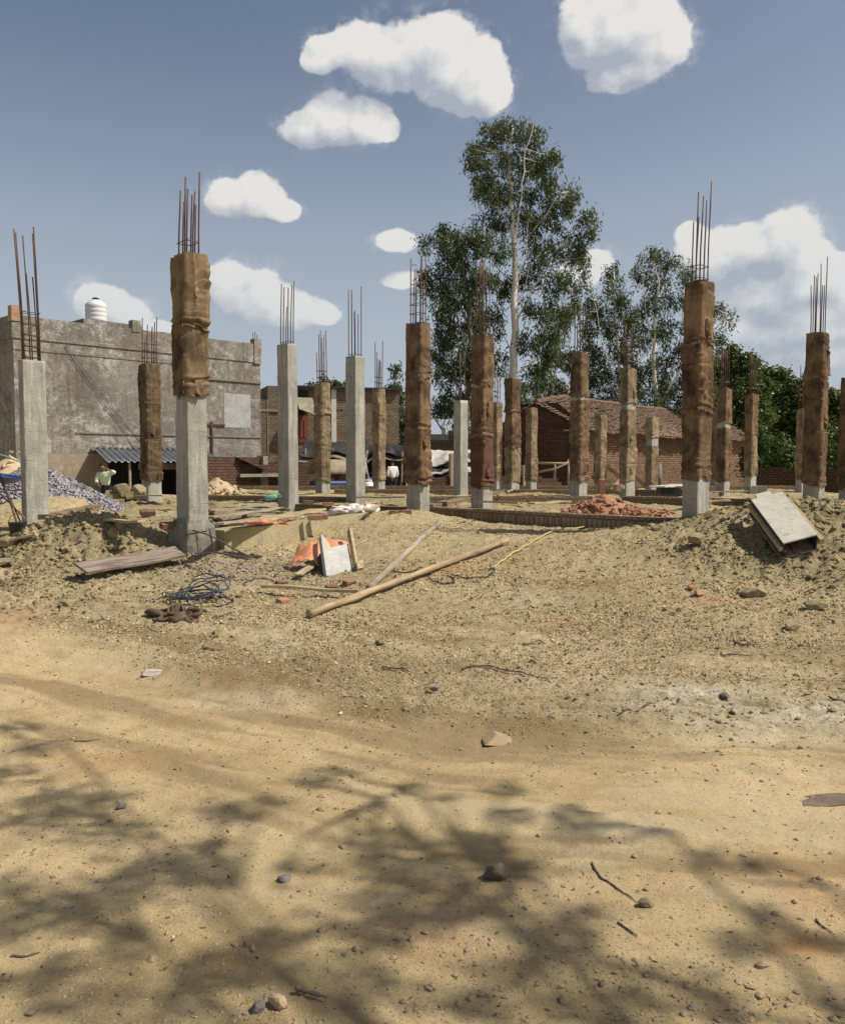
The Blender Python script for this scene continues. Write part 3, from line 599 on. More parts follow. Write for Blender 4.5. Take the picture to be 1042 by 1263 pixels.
        for q in range(ring):
            zz = H + .05 + q * .17; rx_, ry_ = hx - cage + .012, hy - cage + .012; tl = rr.uniform(-.015, .015)
            MB().tube([(-rx_, -ry_, zz), (rx_, -ry_, zz + tl), (rx_, ry_, zz), (-rx_, ry_, zz - tl), (-rx_, -ry_, zz), (-rx_ + .05, -ry_ + .03, zz + .03)], .006 if d < 20 else .009, 5).build('stirrup', 'rebar' if d < 16 else 'steel', root, True)
    return root
column(43, 13, 4, 26, 445, 648, 'bare concrete column leaning its dark bars before the gravel pile', rebar=279, foot=668, seed=1, lean=-.09, ring=5, mat='concrete')
column(187, 21, 8, 16, 452, 608, 'burlap column with a torn pale slit beside the tin lean-to', [(450, 590, [494, 542, 580], 'burlap_o')], rebar=391, seed=2, ring=4)
column(237, 10.2, 15, 24, 322, 655, 'tallest column, bare rough shaft with bunched sacking round its upper half', [(402, 487, [470], 'burlap_o'), (316, 404, [402], 'burlap_m')], rebar=213, foot=690, seed=3, ring=2, footing=.78)
column(355.5, 16.5, 13, 12, 425, 617, 'bare concrete column with five straight bars before the red door house', rebar=347, nb=6, seed=4, ring=1)
column(398, 25, 8, 10, 474, 603, 'burlap column with a white label gap beside the rickshaw', [(473, 509, [506], 'burlap_t'), (511, 592, [550, 572, 590], 'burlap_t')], rebar=408, seed=5, ring=3)
column(438.5, 19, 12, 12, 440, 612, 'bare pale concrete column between the rickshaw and the wrapped column by the man', rebar=353, nb=7, seed=6, ring=1)
column(467.5, 26, 7, 8, 481, 603, 'slim burlap column next to the man in the white shirt', [(480, 592, [515, 548, 585], 'burlap_t')], rebar=420, seed=7, ring=3)
column(515.5, 15.2, 17, 12, 402, 630, 'brown sacking column at the inner corner of the brick plinth edge', [(399, 466, [464], 'burlap'), (465, 597, [527, 590], 'burlap')], rebar=311, foot=640, seed=8, ring=4)
column(568, 22.5, 8.5, 9.5, 494, 610, 'short bare pale column with flat top behind the plinth edge', rebar=432, nb=4, seed=9, ring=0)
column(594.5, 16.8, 14, 12, 414, 616, 'wrapped column with a reddish lower sack beside the short bare column', [(413, 474, [472], 'burlap'), (478, 537, [534], 'burlap'), (539, 600, [598], 'burlap_r', 'reddish sacking')], rebar=316, seed=10, ring=3)
column(612.5, 28, 3.5, 6.5, 498, 602, 'thin tan wrapped column tucked behind the reddish sack column', [(497, 591, [530, 560, 580], 'burlap_t')], rebar=462, nb=4, seed=11, ring=3)
column(631.5, 25, 8, 9.5, 467, 604, 'sacked column standing in front of the white eucalyptus trunk', [(467, 508, [506], 'burlap'), (509, 551, [549], 'burlap'), (552, 595, [], 'burlap_t')], rebar=None, seed=12)
column(655, 28, 6, 7, 504, 602, 'tan sacked column just before the dark brick gable', [(503, 592, [530, 565, 588], 'burlap_t')], seed=13)
column(713.5, 20, 11, 10, 438, 608, 'sacked column in front of the gable corner behind the brickbat heap', [(436, 489, [487], 'burlap'), (494, 593, [540, 570, 588], 'burlap')], rebar=374, seed=14, ring=1)
column(740, 27, 5, 7, 513, 604, 'short tan wrapped column behind the propped brick', [(512, 594, [540, 566], 'burlap_t')], rebar=496, nb=4, seed=15, ring=2)
column(773.5, 22.8, 7.5, 10.5, 456, 606, 'tan sacked column with loose flap before the clay tile roof', [(455, 498, [496], 'burlap_t'), (505, 549, [547], 'burlap_t'), (551, 593, [572], 'burlap_t')], rebar=398, seed=16, ring=3)
column(803.5, 27, 6, 8, 516, 603, 'short sacked column before the sunlit brick facade', [(515, 540, [538], 'burlap_t'), (550, 597, [575], 'burlap_t')], seed=17)
column(858, 11.6, 18, 14, 349, 640, 'tall dark sacked column on the outer corner of the brick plinth edge', [(348, 424, [421], 'burlap'), (426, 588, [505, 580], 'burlap')], rebar=222, foot=648, seed=18, ring=2)
column(882, 29, 4, 5, 506, 603, 'very thin wrapped column close behind the tall dark sacked column', [(505, 590, [530, 560], 'burlap_t')], rebar=488, nb=4, seed=19, ring=2)
column(891.5, 24, 9, 6.5, 481, 606, 'wrapped column before the end of the tile roof', [(480, 521, [519], 'burlap'), (528, 592, [555, 588], 'burlap')], rebar=424, seed=20, ring=2)
column(925, 26, 7, 6.5, 488, 603, 'wrapped column between the house end and the dark compound wall', [(487, 535, [510, 533], 'burlap'), (537, 586, [560], 'burlap_t')], rebar=436, seed=21, ring=2)
column(987, 27, 5, 4.5, 506, 603, 'slim wrapped column peeking out behind the stout column by the shutter box', [(505, 591, [530, 570], 'burlap_t')], rebar=450, nb=4, seed=22, ring=1)
column(1003.5, 16.3, 18, 7, 414, 616, 'stout sacked column behind the white shutter box', [(411, 467, [465], 'burlap'), (468, 532, [], 'burlap'), (534, 597, [594], 'burlap')], rebar=316, seed=23, ring=1)
column(1047, 17.5, 14, 10, 470, 614, 'sacked column cut by the edge of the picture', [(466, 600, [505, 555, 596], 'burlap')], rebar=None, seed=24)
# ------------------------------------------------------------------ plinth walls of brick and concrete
GP = 'low brick plinth walls joining the columns'
def plinth(a, b, z0, z1, label, mt='plinth', th=.23, off=0, seg=None, cap=True):
    a = Vector((a[0], a[1])); b = Vector((b[0], b[1])); L = (b - a).length; n = max(2, int(L / .12)); d = (b - a) / L; nn = Vector((-d.y, d.x))
    m = MB(((a.x), a.y, z0)); sd = int(abs(a.x * 31 + b.y * 17))
    def P(t, w, z):
        p = a + d * (L * t) + nn * (off + w); return (p.x, p.y, z)
    vs = []
    for i in range(n + 1):
        t = i / n; e = .012 * float(fbm(np.array([t * L * 3.]), np.array([sd * 1.]), 3, sd)[0]); u = .012 * float(fbm(np.array([t * L * 4.]), np.array([sd + 5.]), 3, sd)[0])
        vs += [P(t, u, z0), P(t, u, z1 + e), P(t, th + u, z1 + e * .5), P(t, th + u, z0)]
    fs = [(4 * i + j, 4 * i + (j + 1), 4 * i + 4 + j + 1, 4 * i + 4 + j) if j < 3 else (4 * i + 3, 4 * i, 4 * i + 4, 4 * i + 7) for i in range(n) for j in range(4)]
    fs = [f[::-1] for f in fs]; m.add(vs, fs + [(0, 1, 2, 3), (4 * n + 3, 4 * n + 2, 4 * n + 1, 4 * n)])
    o = m.build('plinth_wall', mt); tag(o, label, 'plinth wall', GP, 'thing')
    return o
plinth((-2.45, 10.45), (-.3, 14.9), .1, .73, 'concrete plinth beam running back from the tallest column', 'plinth_mud', .3)
plinth((.12, 15.15), (3.55, 11.85), .35, .78, 'front brick-on-edge plinth wall below the brickbat heap')
plinth((4.0, 11.95), (7.4, 16.1), .4, .78, 'brick plinth wall passing behind the white shutter box')
plinth((-5.6, 13.0), (-2.95, 10.45), .1, .74, 'earth-stained plinth wall behind the earth mound', 'plinth_mud')
plinth((-5.75, 13.5), (-7.0, 20.9), .3, .76, 'plinth wall running back to the torn burlap column')
plinth((-2.5, 16.6), (-.3, 15.45), .5, .76, 'low brick kerb left of the inner corner column')
plinth((-5.4, 20.6), (-1.7, 19.4), .5, .79, 'brick plinth strip behind the bare pale columns')
plinth((-2.6, 25), (8.5, 24.5), .5, .80, 'long brick strip across the far part of the plinth')
plinth((-.2, 19.6), (4.0, 19.9), .5, .79, 'brick strip behind the reddish sack column')
plinth((4.6, 19.6), (8.9, 16.9), .5, .80, 'brick strip behind the stout sacked column')
plinth((4.2, 12.9), (8.4, 24.0), .5, .79, 'brick strip running back past the thin wrapped columns')
plinth((.2, 16.1), (3.1, 27.5), .5, .775, 'brick strip running back between the sacked columns')
plinth((-6.3, 28.6), (12.7, 28.8), .3, .80, 'rearmost brick edge of the plinth')
plinth((7.9, 16.8), (12.8, 22.9), .4, .79, 'outer brick wall of the plinth at the picture edge')
plinth((-2.4, 11.4), (-5.2, 20.2), .5, .745, 'brick strip from the tallest column towards the lean-to')
# ------------------------------------------------------------------ trees
def leaves(name, P, droop, size, mt, parent, org, seed=0):
    rs = np.random.RandomState(seed); n = len(P); d = rs.normal(0, 1, (n, 3)); d[:, 2] = d[:, 2] * .5 - droop; d /= np.linalg.norm(d, axis=1)[:, None]
    w = np.cross(d, rs.normal(0, 1, (n, 3))); w /= np.linalg.norm(w, axis=1)[:, None] + 1e-9
    L = (size[0] * rs.uniform(.6, 1.3, n))[:, None]; W = (size[1] * rs.uniform(.6, 1.3, n))[:, None]
    V = np.stack([P, P + d * L * .5 + w * W * .5, P + d * L, P + d * L * .5 - w * W * .5], 1).reshape(-1, 3) - np.array(org)
    return npmesh(name, V, np.arange(4 * n).reshape(-1, 4), mt, parent)
def tree(kind, label, d, base, limbs, blobs, mt='leaf', bark='bark', droop=1.2, size=(.25, .065), dens=1.0, r0=.3, dspread=1.0, clump=.36, seed=0, group='eucalyptus and bushy trees beyond the plinth', zb=0., per=42):
    rs = np.random.RandomState(seed + 100); rr = random.Random(seed)
    bx = (base - CX) / F * d; org = (bx, d, zb); root = empty(kind, org, label, 'tree', group)
    tm = MB(org); tips = []
    for li, (pts, ra, rb) in enumerate(limbs):
        W = []; dy = rr.uniform(-1, 1) * .12; n = len(pts)
        for i_, (px, py) in enumerate(pts):
            p = at(px, py, d); p.y += dy * i_ * 3 * dspread if li else 0
            if li == 0 and i_ == 0: p.z = zb - .3
            W.append(p)
        # subdivide with slight wander
        Q = []; 
        for i_ in range(n - 1):
            for q in range(4):
                t = q / 4; p = W[i_].lerp(W[i_ + 1], t); 
                if not (i_ == 0 and q == 0): p += Vector((rr.gauss(0, .04), rr.gauss(0, .05), 0))
                Q.append(p)
        Q.append(W[-1]); m = len(Q); rk_ = 1.05 if li == 0 else .62; tm.tube(Q, [rk_ * (ra + (rb - ra) * (i_ / (m - 1)) ** .8) for i_ in range(m)], 8)
        tips.append(Q)
    P = []
    allq = [q for Q in tips for q in Q]
    for (px, py, rx, ry) in blobs:
        c = at(px, py, d); sx, sz = rx * d / F, ry * d / F; sy = (sx + sz) / 2 * .9 * dspread; yo = rs.normal(0, .35 * dspread) + (.38 if 'euc' in kind else 0)
        vol = sx * sz; nc = max(5, int(vol * 62.0 * dens))
        ctr = []
        while len(ctr) < nc:
            q = rs.uniform(-1, 1, 3); l = np.linalg.norm(q)
            if l > 1 or (l < .45 and rs.uniform() < .5): continue
            ctr.append((c.x + q[0] * sx, c.y + yo + q[1] * sy, c.z + q[2] * sz))
        for q in ctr:
            k = int(per * rs.uniform(.5, 1.4)); cr = clump * rs.uniform(.5, 1.1)
            P.append(np.array(q) + rs.normal(0, 1, (k, 3)) * np.array([cr * .55, cr * .55, cr * .7]) - np.array([0, 0, cr * .3]))
            if rs.uniform() < .12:
                qv = Vector(q); nb = min(allq, key=lambda a: (a - qv).length + max(0, a.z - qv.z) * 1.5)
                if (nb - qv).length < 4.5: mid = nb.lerp(qv, .5) + Vector((0, 0, -.1 * rs.uniform())); tm.tube([nb, mid, qv], [.035, .022, .01], 4, False)
    tm.build('trunk', bark, root, True)
    leaves('crown', np.concatenate(P), droop, size, mt, root, org, seed)
    return root
tree('eucalyptus_tree', 'tallest eucalyptus with a smooth white trunk in the middle', 44, 632,
 [([(632, 610), (631, 520), (633, 430), (636, 350), (634, 290), (630, 240), (628, 190), (632, 155)], .26, .05),
  ([(633, 400), (650, 372), (668, 340), (685, 310), (715, 275)], .1, .03), ([(634, 430), (655, 408), (670, 404)], .08, .02), ([(634, 352), (612, 325), (602, 310)], .07, .02),
  ([(632, 295), (617, 255), (605, 235)], .09, .03), ([(634, 300), (640, 260), (645, 200), (655, 160)], .1, .03), ([(628, 470), (612, 430), (602, 400)], .07, .02), ([(636, 350), (648, 320), (650, 260)], .08, .02),
  ([(636, 372), (648, 355), (660, 290)], .06, .02), ([(632, 465), (650, 450), (668, 440)], .07, .02), ([(633, 440), (620, 410), (606, 380)], .05, .02), ([(640, 300), (665, 275), (690, 240)], .06, .02)],
 [(628, 144, 16, 9), (615, 158, 22, 16), (650, 165, 20, 20), (598, 192, 24, 22), (640, 200, 26, 20), (672, 190, 16, 20), (600, 232, 18, 22), (637, 235, 34, 16), (672, 225, 18, 18), (688, 188, 6, 10),
  (605, 268, 20, 16), (650, 270, 25, 18), (690, 255, 22, 20), (706, 240, 12, 18), (728, 270, 15, 18), (705, 300, 22, 18), (718, 316, 14, 14), (672, 305, 24, 20), (612, 305, 18, 18), (655, 335, 22, 18),
  (688, 345, 20, 20), (620, 350, 14, 20), (665, 378, 22, 18), (694, 385, 14, 20), (610, 395, 12, 22), (650, 420, 16, 16), (678, 420, 20, 20), (618, 440, 12, 16), (665, 460, 20, 18), (648, 490, 20, 20), (592, 212, 10, 12)],
 seed=1, dens=.66)
tree('eucalyptus_tree', 'dark leaning eucalyptus close to the left of the tallest one', 43, 578,
 [([(578, 610), (575, 540), (576, 480), (580, 430), (578, 370), (568, 320), (556, 285)], .2, .04), ([(575, 490), (560, 465), (548, 458)], .09, .03), ([(578, 400), (560, 370), (535, 300)], .07, .02), ([(579, 420), (592, 370), (600, 300)], .07, .02), ([(577,440),(565,400),(560,350)],.06,.02)],
 [(552, 280, 12, 14), (528, 292, 10, 8), (570, 290, 16, 14), (590, 300, 14, 18), (545, 305, 14, 12), (562, 320, 22, 18), (592, 340, 18, 22), (540, 345, 18, 18), (522, 340, 8, 12), (565, 360, 24, 20), (545, 380, 16, 16), (590, 385, 18, 22), (560, 405, 22, 18), (542, 425, 16, 16), (575, 440, 20, 20), (550, 455, 18, 18), (590, 460, 14, 22), (560, 490, 22, 16), (590, 500, 16, 20), (545, 500, 12, 14), (575, 530, 18, 16)],
 seed=2, dens=.85, bark='bark_d')
tree('eucalyptus_tree', 'pale thin-leaved eucalyptus seen through the gap between the big ones', 56, 690,
 [([(690, 600), (688, 520), (682, 470), (690, 420), (696, 380)], .14, .03), ([(686, 500), (672, 470), (668, 440)], .06, .02), ([(688, 520), (700, 480), (705, 440)], .05, .02)],
 [(690, 400, 14, 22), (680, 440, 16, 18), (702, 440, 14, 16), (668, 470, 12, 16), (690, 480, 16, 16), (705, 490, 10, 14), (675, 505, 14, 14), (712, 365, 8, 18), (700,520,14,14)],
 seed=3, dens=.45, mt='leaf_p', size=(.34, .09))
tree('eucalyptus_tree', 'slim eucalyptus with a narrow top over the gable of the brick house', 50, 760,
 [([(762, 600), (765, 500), (762, 440), (758, 380), (757, 335)], .16, .03), ([(764, 480), (745, 440), (735, 400), (724, 345)], .08, .02), ([(763, 470), (782, 430), (785, 390)], .07, .02), ([(764,500),(750,470),(742,440)],.05,.02), ([(764,510),(778,470),(792,450)],.05,.02)],
 [(758, 335, 12, 14), (724, 345, 7, 12), (735, 375, 14, 18), (762, 365, 18, 18), (728, 400, 14, 18), (760, 400, 22, 18), (785, 390, 14, 16), (735, 430, 20, 18), (770, 430, 22, 18), (745, 460, 26, 18), (780, 465, 20, 18), (725, 465, 14, 18), (760, 490, 30, 16), (730, 495, 18, 12), (760, 515, 35, 14)],
 seed=4, dens=.62, mt='leaf', bark='bark')
tree('eucalyptus_tree', 'wide eucalyptus behind the clay tile roof with a pale forking trunk', 48, 812,
 [([(812, 600), (812, 520), (806, 450), (806, 400), (812, 350), (805, 320)], .18, .03), ([(812, 510), (828, 460), (845, 410), (850, 350)], .09, .02), ([(812, 500), (840, 450), (875, 410), (895, 385)], .09, .02), ([(808, 430), (795, 380), (790, 330)], .06, .02), ([(812,520),(795,480),(785,450)],.06,.02), ([(814,520),(830,490),(842,450)],.07,.02)],
 [(805, 312, 16, 12), (828, 318, 14, 12), (790, 335, 10, 12), (845, 335, 12, 12), (812, 345, 18, 12), (838, 365, 16, 14), (800, 375, 18, 14), (868, 372, 14, 12), (888, 385, 12, 12), (900, 392, 10, 8), (825, 400, 22, 14), (860, 405, 16, 14), (885, 415, 12, 10), (795, 415, 18, 16), (838, 435, 26, 16), (805, 450, 24, 18), (870, 440, 18, 14), (835, 475, 28, 18), (800, 490, 24, 16), (865, 480, 22, 18), (840, 505, 34, 14), (880, 510, 18, 14)],
 seed=5, dens=.6, mt='leaf')
tree('bushy_tree', 'round dark leafy tree directly behind the end of the tile roof', 55, 905,
 [([(905, 600), (903, 530), (905, 480), (908, 450)], .2, .05), ([(904, 520), (885, 480), (880, 460)], .08, .03), ([(905, 520), (930, 490), (945, 470)], .08, .03)],
 [(905, 435, 12, 12), (890, 455, 22, 16), (918, 450, 16, 14), (880, 485, 22, 20), (915, 480, 26, 18), (940, 475, 12, 12), (895, 515, 28, 18), (930, 510, 24, 18), (900, 545, 28, 18), (925, 550, 24, 18), (890, 580, 24, 16)],
 seed=6, dens=1.0, mt='leaf_d', bark='bark_d', droop=.3, size=(.26, .16))
tree('bushy_tree', 'loose open-crowned tree beside the slim far column', 60, 955,
 [([(955, 600), (955, 540), (958, 500), (950, 470)], .2, .05), ([(956, 530), (972, 495), (985, 480)], .08, .03), ([(956, 530), (935, 490), (925, 470)], .08, .03)],
 [(942, 460, 12, 9), (960, 462, 14, 10), (978, 478, 16, 12), (945, 485, 18, 14), (965, 505, 24, 16), (990, 498, 16, 14), (940, 515, 20, 16), (955, 535, 28, 16), (985, 530, 22, 18), (960, 560, 30, 16), (990, 565, 22, 16), (935,575,16,16)],
 seed=7, dens=1.0, mt='leaf_d', bark='bark_d', droop=.3, size=(.28, .17))
tree('bushy_tree', 'rounded green tree at the edge of the picture beyond the compound wall', 58, 1025,
 [([(1025, 600), (1025, 540), (1022, 500)], .2, .05), ([(1025, 550), (1040, 520), (1050, 500)], .08, .03), ([(1025, 550), (1008, 520), (1000, 500)], .08, .03)],
 [(1022, 492, 18, 10), (1045, 500, 18, 14), (1005, 510, 16, 12), (1030, 515, 26, 16), (1060, 515, 20, 18), (1010, 540, 24, 18), (1045, 545, 28, 20), (1025, 570, 30, 16), (1065, 560, 22, 22), (1000, 575, 18, 14)],
 seed=8, dens=1.0, mt='leaf_d', bark='bark_d', droop=.3, size=(.28, .17))
for i_, (px, d, w, h, lb) in enumerate([(960, 40, 26, 26, 'bright green bush over the dark compound wall'), (1018, 41, 30, 34, 'feathery light green bush beside the stout sacked column'), (935, 43, 18, 40, 'shadowed bush between the wrapped column and the brick house end')]):
    tree('bush', lb, d, px, [([(px, 600), (px, 590 - h * .5), (px + 3, 585 - h)], .06, .02), ([(px, 592), (px - 10, 580 - h * .6)], .04, .02)],
      [(px - w * .5, 578 - h * .2, w * .5, h * .5), (px + w * .5, 575 - h * .3, w * .5, h * .5), (px, 575 - h * .9, w * .55, h * .5), (px, 592, w * .9, h * .3)],
      seed=20 + i_, dens=1.5, mt='leaf_b' if i_ < 2 else 'leaf_d', bark='bark_d', droop=.2, size=(.2, .1), clump=.3, group='bushes along the compound wall')
tree('small_tree', 'small wispy tree just right of the middle brick house', 62, 488,
 [([(488, 600), (488, 530), (486, 480), (487, 450)], .1, .02), ([(488, 520), (480, 490)], .05, .02), ([(488, 520), (496, 490)], .05, .02)],
 [(487, 455, 5, 8), (484, 480, 8, 10), (492, 485, 8, 12), (486, 510, 14, 12), (498, 515, 12, 12), (482, 535, 14, 12), (498, 540, 14, 12), (488, 565, 20, 14)],
 seed=9, dens=.8, mt='leaf_p', bark='bark_d', size=(.3, .12))
tree('small_tree', 'low tree top showing above the roof of the middle brick house', 70, 405,
 [([(405, 600), (405, 520), (405, 475)], .15, .03), ([(405, 520), (390, 485)], .06, .02), ([(405, 520), (420, 480)], .06, .02)],
 [(405, 472, 12, 7), (390, 480, 10, 8), (420, 478, 10, 8), (405, 495, 24, 14)], seed=10, dens=1.0, mt='leaf_p', bark='bark_d', size=(.3, .14))
tree('bare_tree', 'scrubby half-bare tree between the corner column and the short column', 48, 552,
 [([(556, 605), (556, 560), (545, 530), (530, 505)], .12, .03), ([(556, 560), (570, 530), (575, 500)], .07, .02), ([(548, 540), (540, 545), (528, 530)], .05, .02), ([(545, 530), (552, 510), (560, 495)], .05, .015), ([(556, 560), (535, 550), (525, 545)], .05, .015), ([(560,548),(550,525),(538,515)],.04,.015)],
 [(545, 545, 14, 6), (565, 520, 12, 10), (575, 545, 12, 10), (535, 560, 12, 8)], seed=12, dens=.5, mt='leaf', bark='bark_d')
Xl, Yl = LITTER; Zl = G(Xl, Yl) + .003
lt = leaves('leaf_litter', np.stack([Xl, Yl, Zl], -1), 0, (.022, .009), 'litter', None, (0, 0, 0), 66); tag(lt, 'small dry leaf scraps and bark crumbs on the earth track', 'leaf litter', None, 'stuff')
# far wood round the horizon, one mass
n = 26000; ang = RS.uniform(-1.35, 1.35, n); rad = RS.uniform(150, 190, n); hx_ = np.sin(ang) * rad; hy_ = np.cos(ang) * rad
hz_ = RS.uniform(0, 1, n) ** .8 * (6.0 + 3.0 * fbm(ang * 14, ang * 0, 4, 88)); 
wd = leaves('distant_treeline', np.stack([hx_, hy_, hz_], -1), .2, (1.8, 1.3), 'leaf_d', None, (0, 0, 0), 5); tag(wd, 'low hazy line of woodland along the horizon', 'woodland', None, 'stuff')
# the tree beside the photographer whose boughs shade the track
org = (6.6, -1.5, 0); rt = empty('shade_tree', org, 'roadside shade tree standing just outside the view beside the track', 'tree')
tm = MB(org); rr = random.Random(5); crown = []
top = Vector((6.2, -.6, 5.0)); tm.tube([(6.6, -1.5, -.3), (6.5, -1.3, 1.5), (6.3, -1.0, 3.2), top], [.28, .24, .2, .16], 10)
spots = [(12, 900, 26), (40, 925, 24), (8, 955, 30), (60, 985, 40), (20, 1010, 30), (110, 990, 30), (85, 1022, 38), (150, 1030, 34), (190, 1062, 30), (225, 1070, 40), (270, 1000, 26), (290, 1005, 22), (250, 1045, 20), (330, 990, 16), (410, 955, 24), (375, 965, 16),
 (75, 1115, 50), (30, 1138, 40), (120, 1108, 40), (160, 1088, 36), (5, 1100, 28), (445, 1050, 38), (470, 1072, 40), (500, 1092, 44), (520, 1060, 30), (490, 1035, 22), (505, 1125, 32), (450, 1118, 30), (455, 1165, 36), (450, 1200, 34), (440, 1235, 36), (480, 1150, 24), (540, 1130, 38), (565, 1110, 26),
 (280, 1190, 36), (200, 1235, 40), (240, 1215, 26), (330, 1165, 24), (305, 1215, 20), (100, 1235, 40), (30, 1215, 36), (60, 1190, 20), (150, 1180, 24), (620, 978, 22), (625, 1005, 26), (605, 1040, 22), (565, 1045, 30), (608, 1082, 44), (590, 1060, 24), (640, 1070, 20), (705, 1000, 20), (712, 1025, 26), (690, 1012, 16),
 (685, 1165, 32), (660, 1185, 22), (720, 1130, 24), (700, 1148, 20), (605, 1215, 34), (640, 1190, 20), (670, 1250, 34), (580, 1240, 24), (870, 1062, 18), (920, 1065, 18), (935, 1125, 18), (950, 1145, 24), (905, 1168, 26), (1000, 1165, 22), (855, 1220, 34), (880, 1245, 30), (1020, 1240, 24), (760, 1235, 22), (350, 1075, 22), (380, 1150, 20), (545, 985, 14), (505, 975, 16)]
hubs = {}
for px, py, rp in spots:
    g_ = gp(px, py); h = rr.uniform(4.9, 6.0); p = g_ + SUN * ((h - g_.z) / SUN.z); r_ = rp / F * g_.y * 1.15
    key = (int(px // 170), int(py // 120)); hub = hubs.get(key)
    if hub is None:
        hub = p + Vector((.25, -.2, -.15)); hubs[key] = hub; m1_ = top.lerp(hub, .5) + Vector((0, 0, .35)); tm.tube([top, m1_, hub], [.045, .02, .012], 6, False)
    mid = hub.lerp(p, .5) + Vector((rr.gauss(0, .05), rr.gauss(0, .05), .08)); tm.tube([hub, mid, p], [.018, .012, .006], 5, False)
    rs_ = np.random.RandomState(int(px * 7 + py)); n_ = int(66 * (r_ / .12) ** 2) + 10
    crown.append(np.array(p) + rs_.normal(0, 1, (n_, 3)) * r_ * np.array([.52, .6, .5]))
tm.build('trunk', 'bark_d', rt, True); leaves('crown', np.concatenate(crown), .3, (.07, .035), 'leaf', rt, org, 9)
# ------------------------------------------------------------------ buildings
# grey rendered building
A = Vector((-13.4, 28.0, 0)); B_ = Vector((-6.65, 35.0, 0)); dv_ = (B_ - A).normalized(); nv = Vector((dv_.y, -dv_.x, 0)); LB = (B_ - A).length
zc = EYE + 182 * 28 / F
bo = empty('rendered_building', A, 'two-storey windowless building in blotchy grey cement render', 'building')
def onwall(t, z, out=0.): p = A + dv_ * t + nv * out; return Vector((p.x, p.y, z))
m = MB(A); m.basis(onwall(0, -.3), dv_ * LB, -nv * 12, (0, 0, zc - .75 + .3)); m.build('wall', 'plaster', bo)
m = MB(A); zt = zc
n = 40; vs = []; 
for i_ in range(n + 1):
    t = LB * i_ / n; e = .05 * float(fbm(np.array([t * 1.5]), np.array([3.]), 4, 8)[0]); vs += [onwall(t, zc - .75, .04), onwall(t, zt + e, .04), onwall(t, zt + e, -.12), onwall(t, zc - .75, -.12)]
fs = [tuple(4 * i_ + q for q in (j, j + 4, (j + 1) % 4 + 4, (j + 1) % 4)) for i_ in range(n) for j in range(4)]
m.add(vs, fs + [(0, 1, 2, 3), (4 * n + 3, 4 * n + 2, 4 * n + 1, 4 * n)])
sv = -nv; m.basis(onwall(0, zc - .75, .03) - dv_ * .04, sv * 12, dv_ * .15, (0, 0, .75)); m.build('parapet', 'plaster', bo)
m = MB(A); m.basis(onwall(0, zc - 1.12, .0), dv_ * 7.2, nv * .025, (0, 0, .06)); m.build('cornice_band', 'plaster', bo)
m = MB(A); m.basis(onwall(LB - 2.6, zc - 1.05 - .55, .0), dv_ * 2.6, nv * .06, (0, 0, .06)); m.basis(onwall(2, 2.6, 0), dv_ * (LB - 2), nv * .04, (0, 0, .05)); m.build('ledge', 'plaster_t', bo)
m = MB(A); m.basis(onwall(LB - .32, zc - .8, .08), dv_ * .34, -nv * .3, (0, 0, 1.0)); m.build('parapet_post', 'plaster', bo)
m = MB(A); m.basis(onwall(4.15, zc - .1, .07), dv_ * .32, -nv * .3, (0, 0, .42)); m.build('parapet_post', 'plaster', bo)
m = MB(A); m.basis(onwall(-.05, zc - .2, .07), dv_ * .28, -nv * .3, (0, 0, .5)); m.build('parapet_post', 'brick_dull', bo)
m = MB(A); m.basis(onwall(LB - 1.75, 3.0, 0), dv_ * 1.25, nv * .012, (0, 0, 1.35)); m.build('repair_patch', 'plaster_patch', bo)['label'] = 'pale square plaster repair'
m = MB(A); m.basis(onwall(2.6, zc - .1, -.5), dv_ * 2.2, -nv * 3, (0, 0, .35)); m.build('roof_slab', 'plaster', bo)
for t, h in ((4.2, .35), (4.35, .3), (LB - .3, .45), (LB - .2, .5), (LB - .1, .4), (LB - 3.4, .4), (LB - 3.25, .5), (LB - 3.1, .45)):
    m = MB(A); m.tube([onwall(t, zt, -.05), onwall(t, zt + h, -.05)], .015, 5).build('rebar', 'rebar', bo)
for q in range(2):
    m = MB(A); m.tube([onwall(1.6 + .1 * q, 5.6, .05), onwall(2.7 + .1 * q, 4.2, .08), onwall(3.6 + .1 * q, 3.1, .1), onwall(4.4, 2.2, .2)], .008, 4).build('cable', 'wire', bo)
m = MB(A); m.tube([onwall(4.9, .2, .06), onwall(4.9, 3.1, .06)], .04, 6).build('downpipe', 'bark_d', bo)
m = MB(A); m.basis(onwall(7.35, 1.9, .02), dv_ * .08, nv * .05, (0, 0, 1.3)); m.basis(onwall(7.1, 3.05, .02), dv_ * .9, nv * .05, (0, 0, .06)); m.build('old_bracket', 'rebar', bo)
# water tank on its roof
tc = at(123, 397, 32); tc = Vector(((123 - CX) / F * 33.5, 33.5, 0)); r_ = 12.6 * 33.5 / F
z_ = EYE + (HOR - 399) * 33.5 / F; tk = empty('water_tank', (tc.x, tc.y, z_), 'white ribbed plastic water tank on the roof of the grey building', 'tank')
pr = [(r_ * .96, 0)]; hh = 21 * 33.5 / F
for q in range(4):
    z0_ = hh * q / 4; pr += [(r_, z0_ + .03), (r_, z0_ + hh / 4 - .05), (r_ * .94, z0_ + hh / 4 - .01)]
pr += [(r_ * .9, hh + .02), (r_ * .6, hh + .13), (r_ * .35, hh + .17)]
MB().lathe((0, 0, 0), pr, 28).build('tank_body', 'white_plastic', tk, True); MB().lathe((0, 0, hh + .16), [(r_ * .33, 0), (r_ * .33, .07), (r_ * .2, .1)], 16).build('lid', 'black', tk)
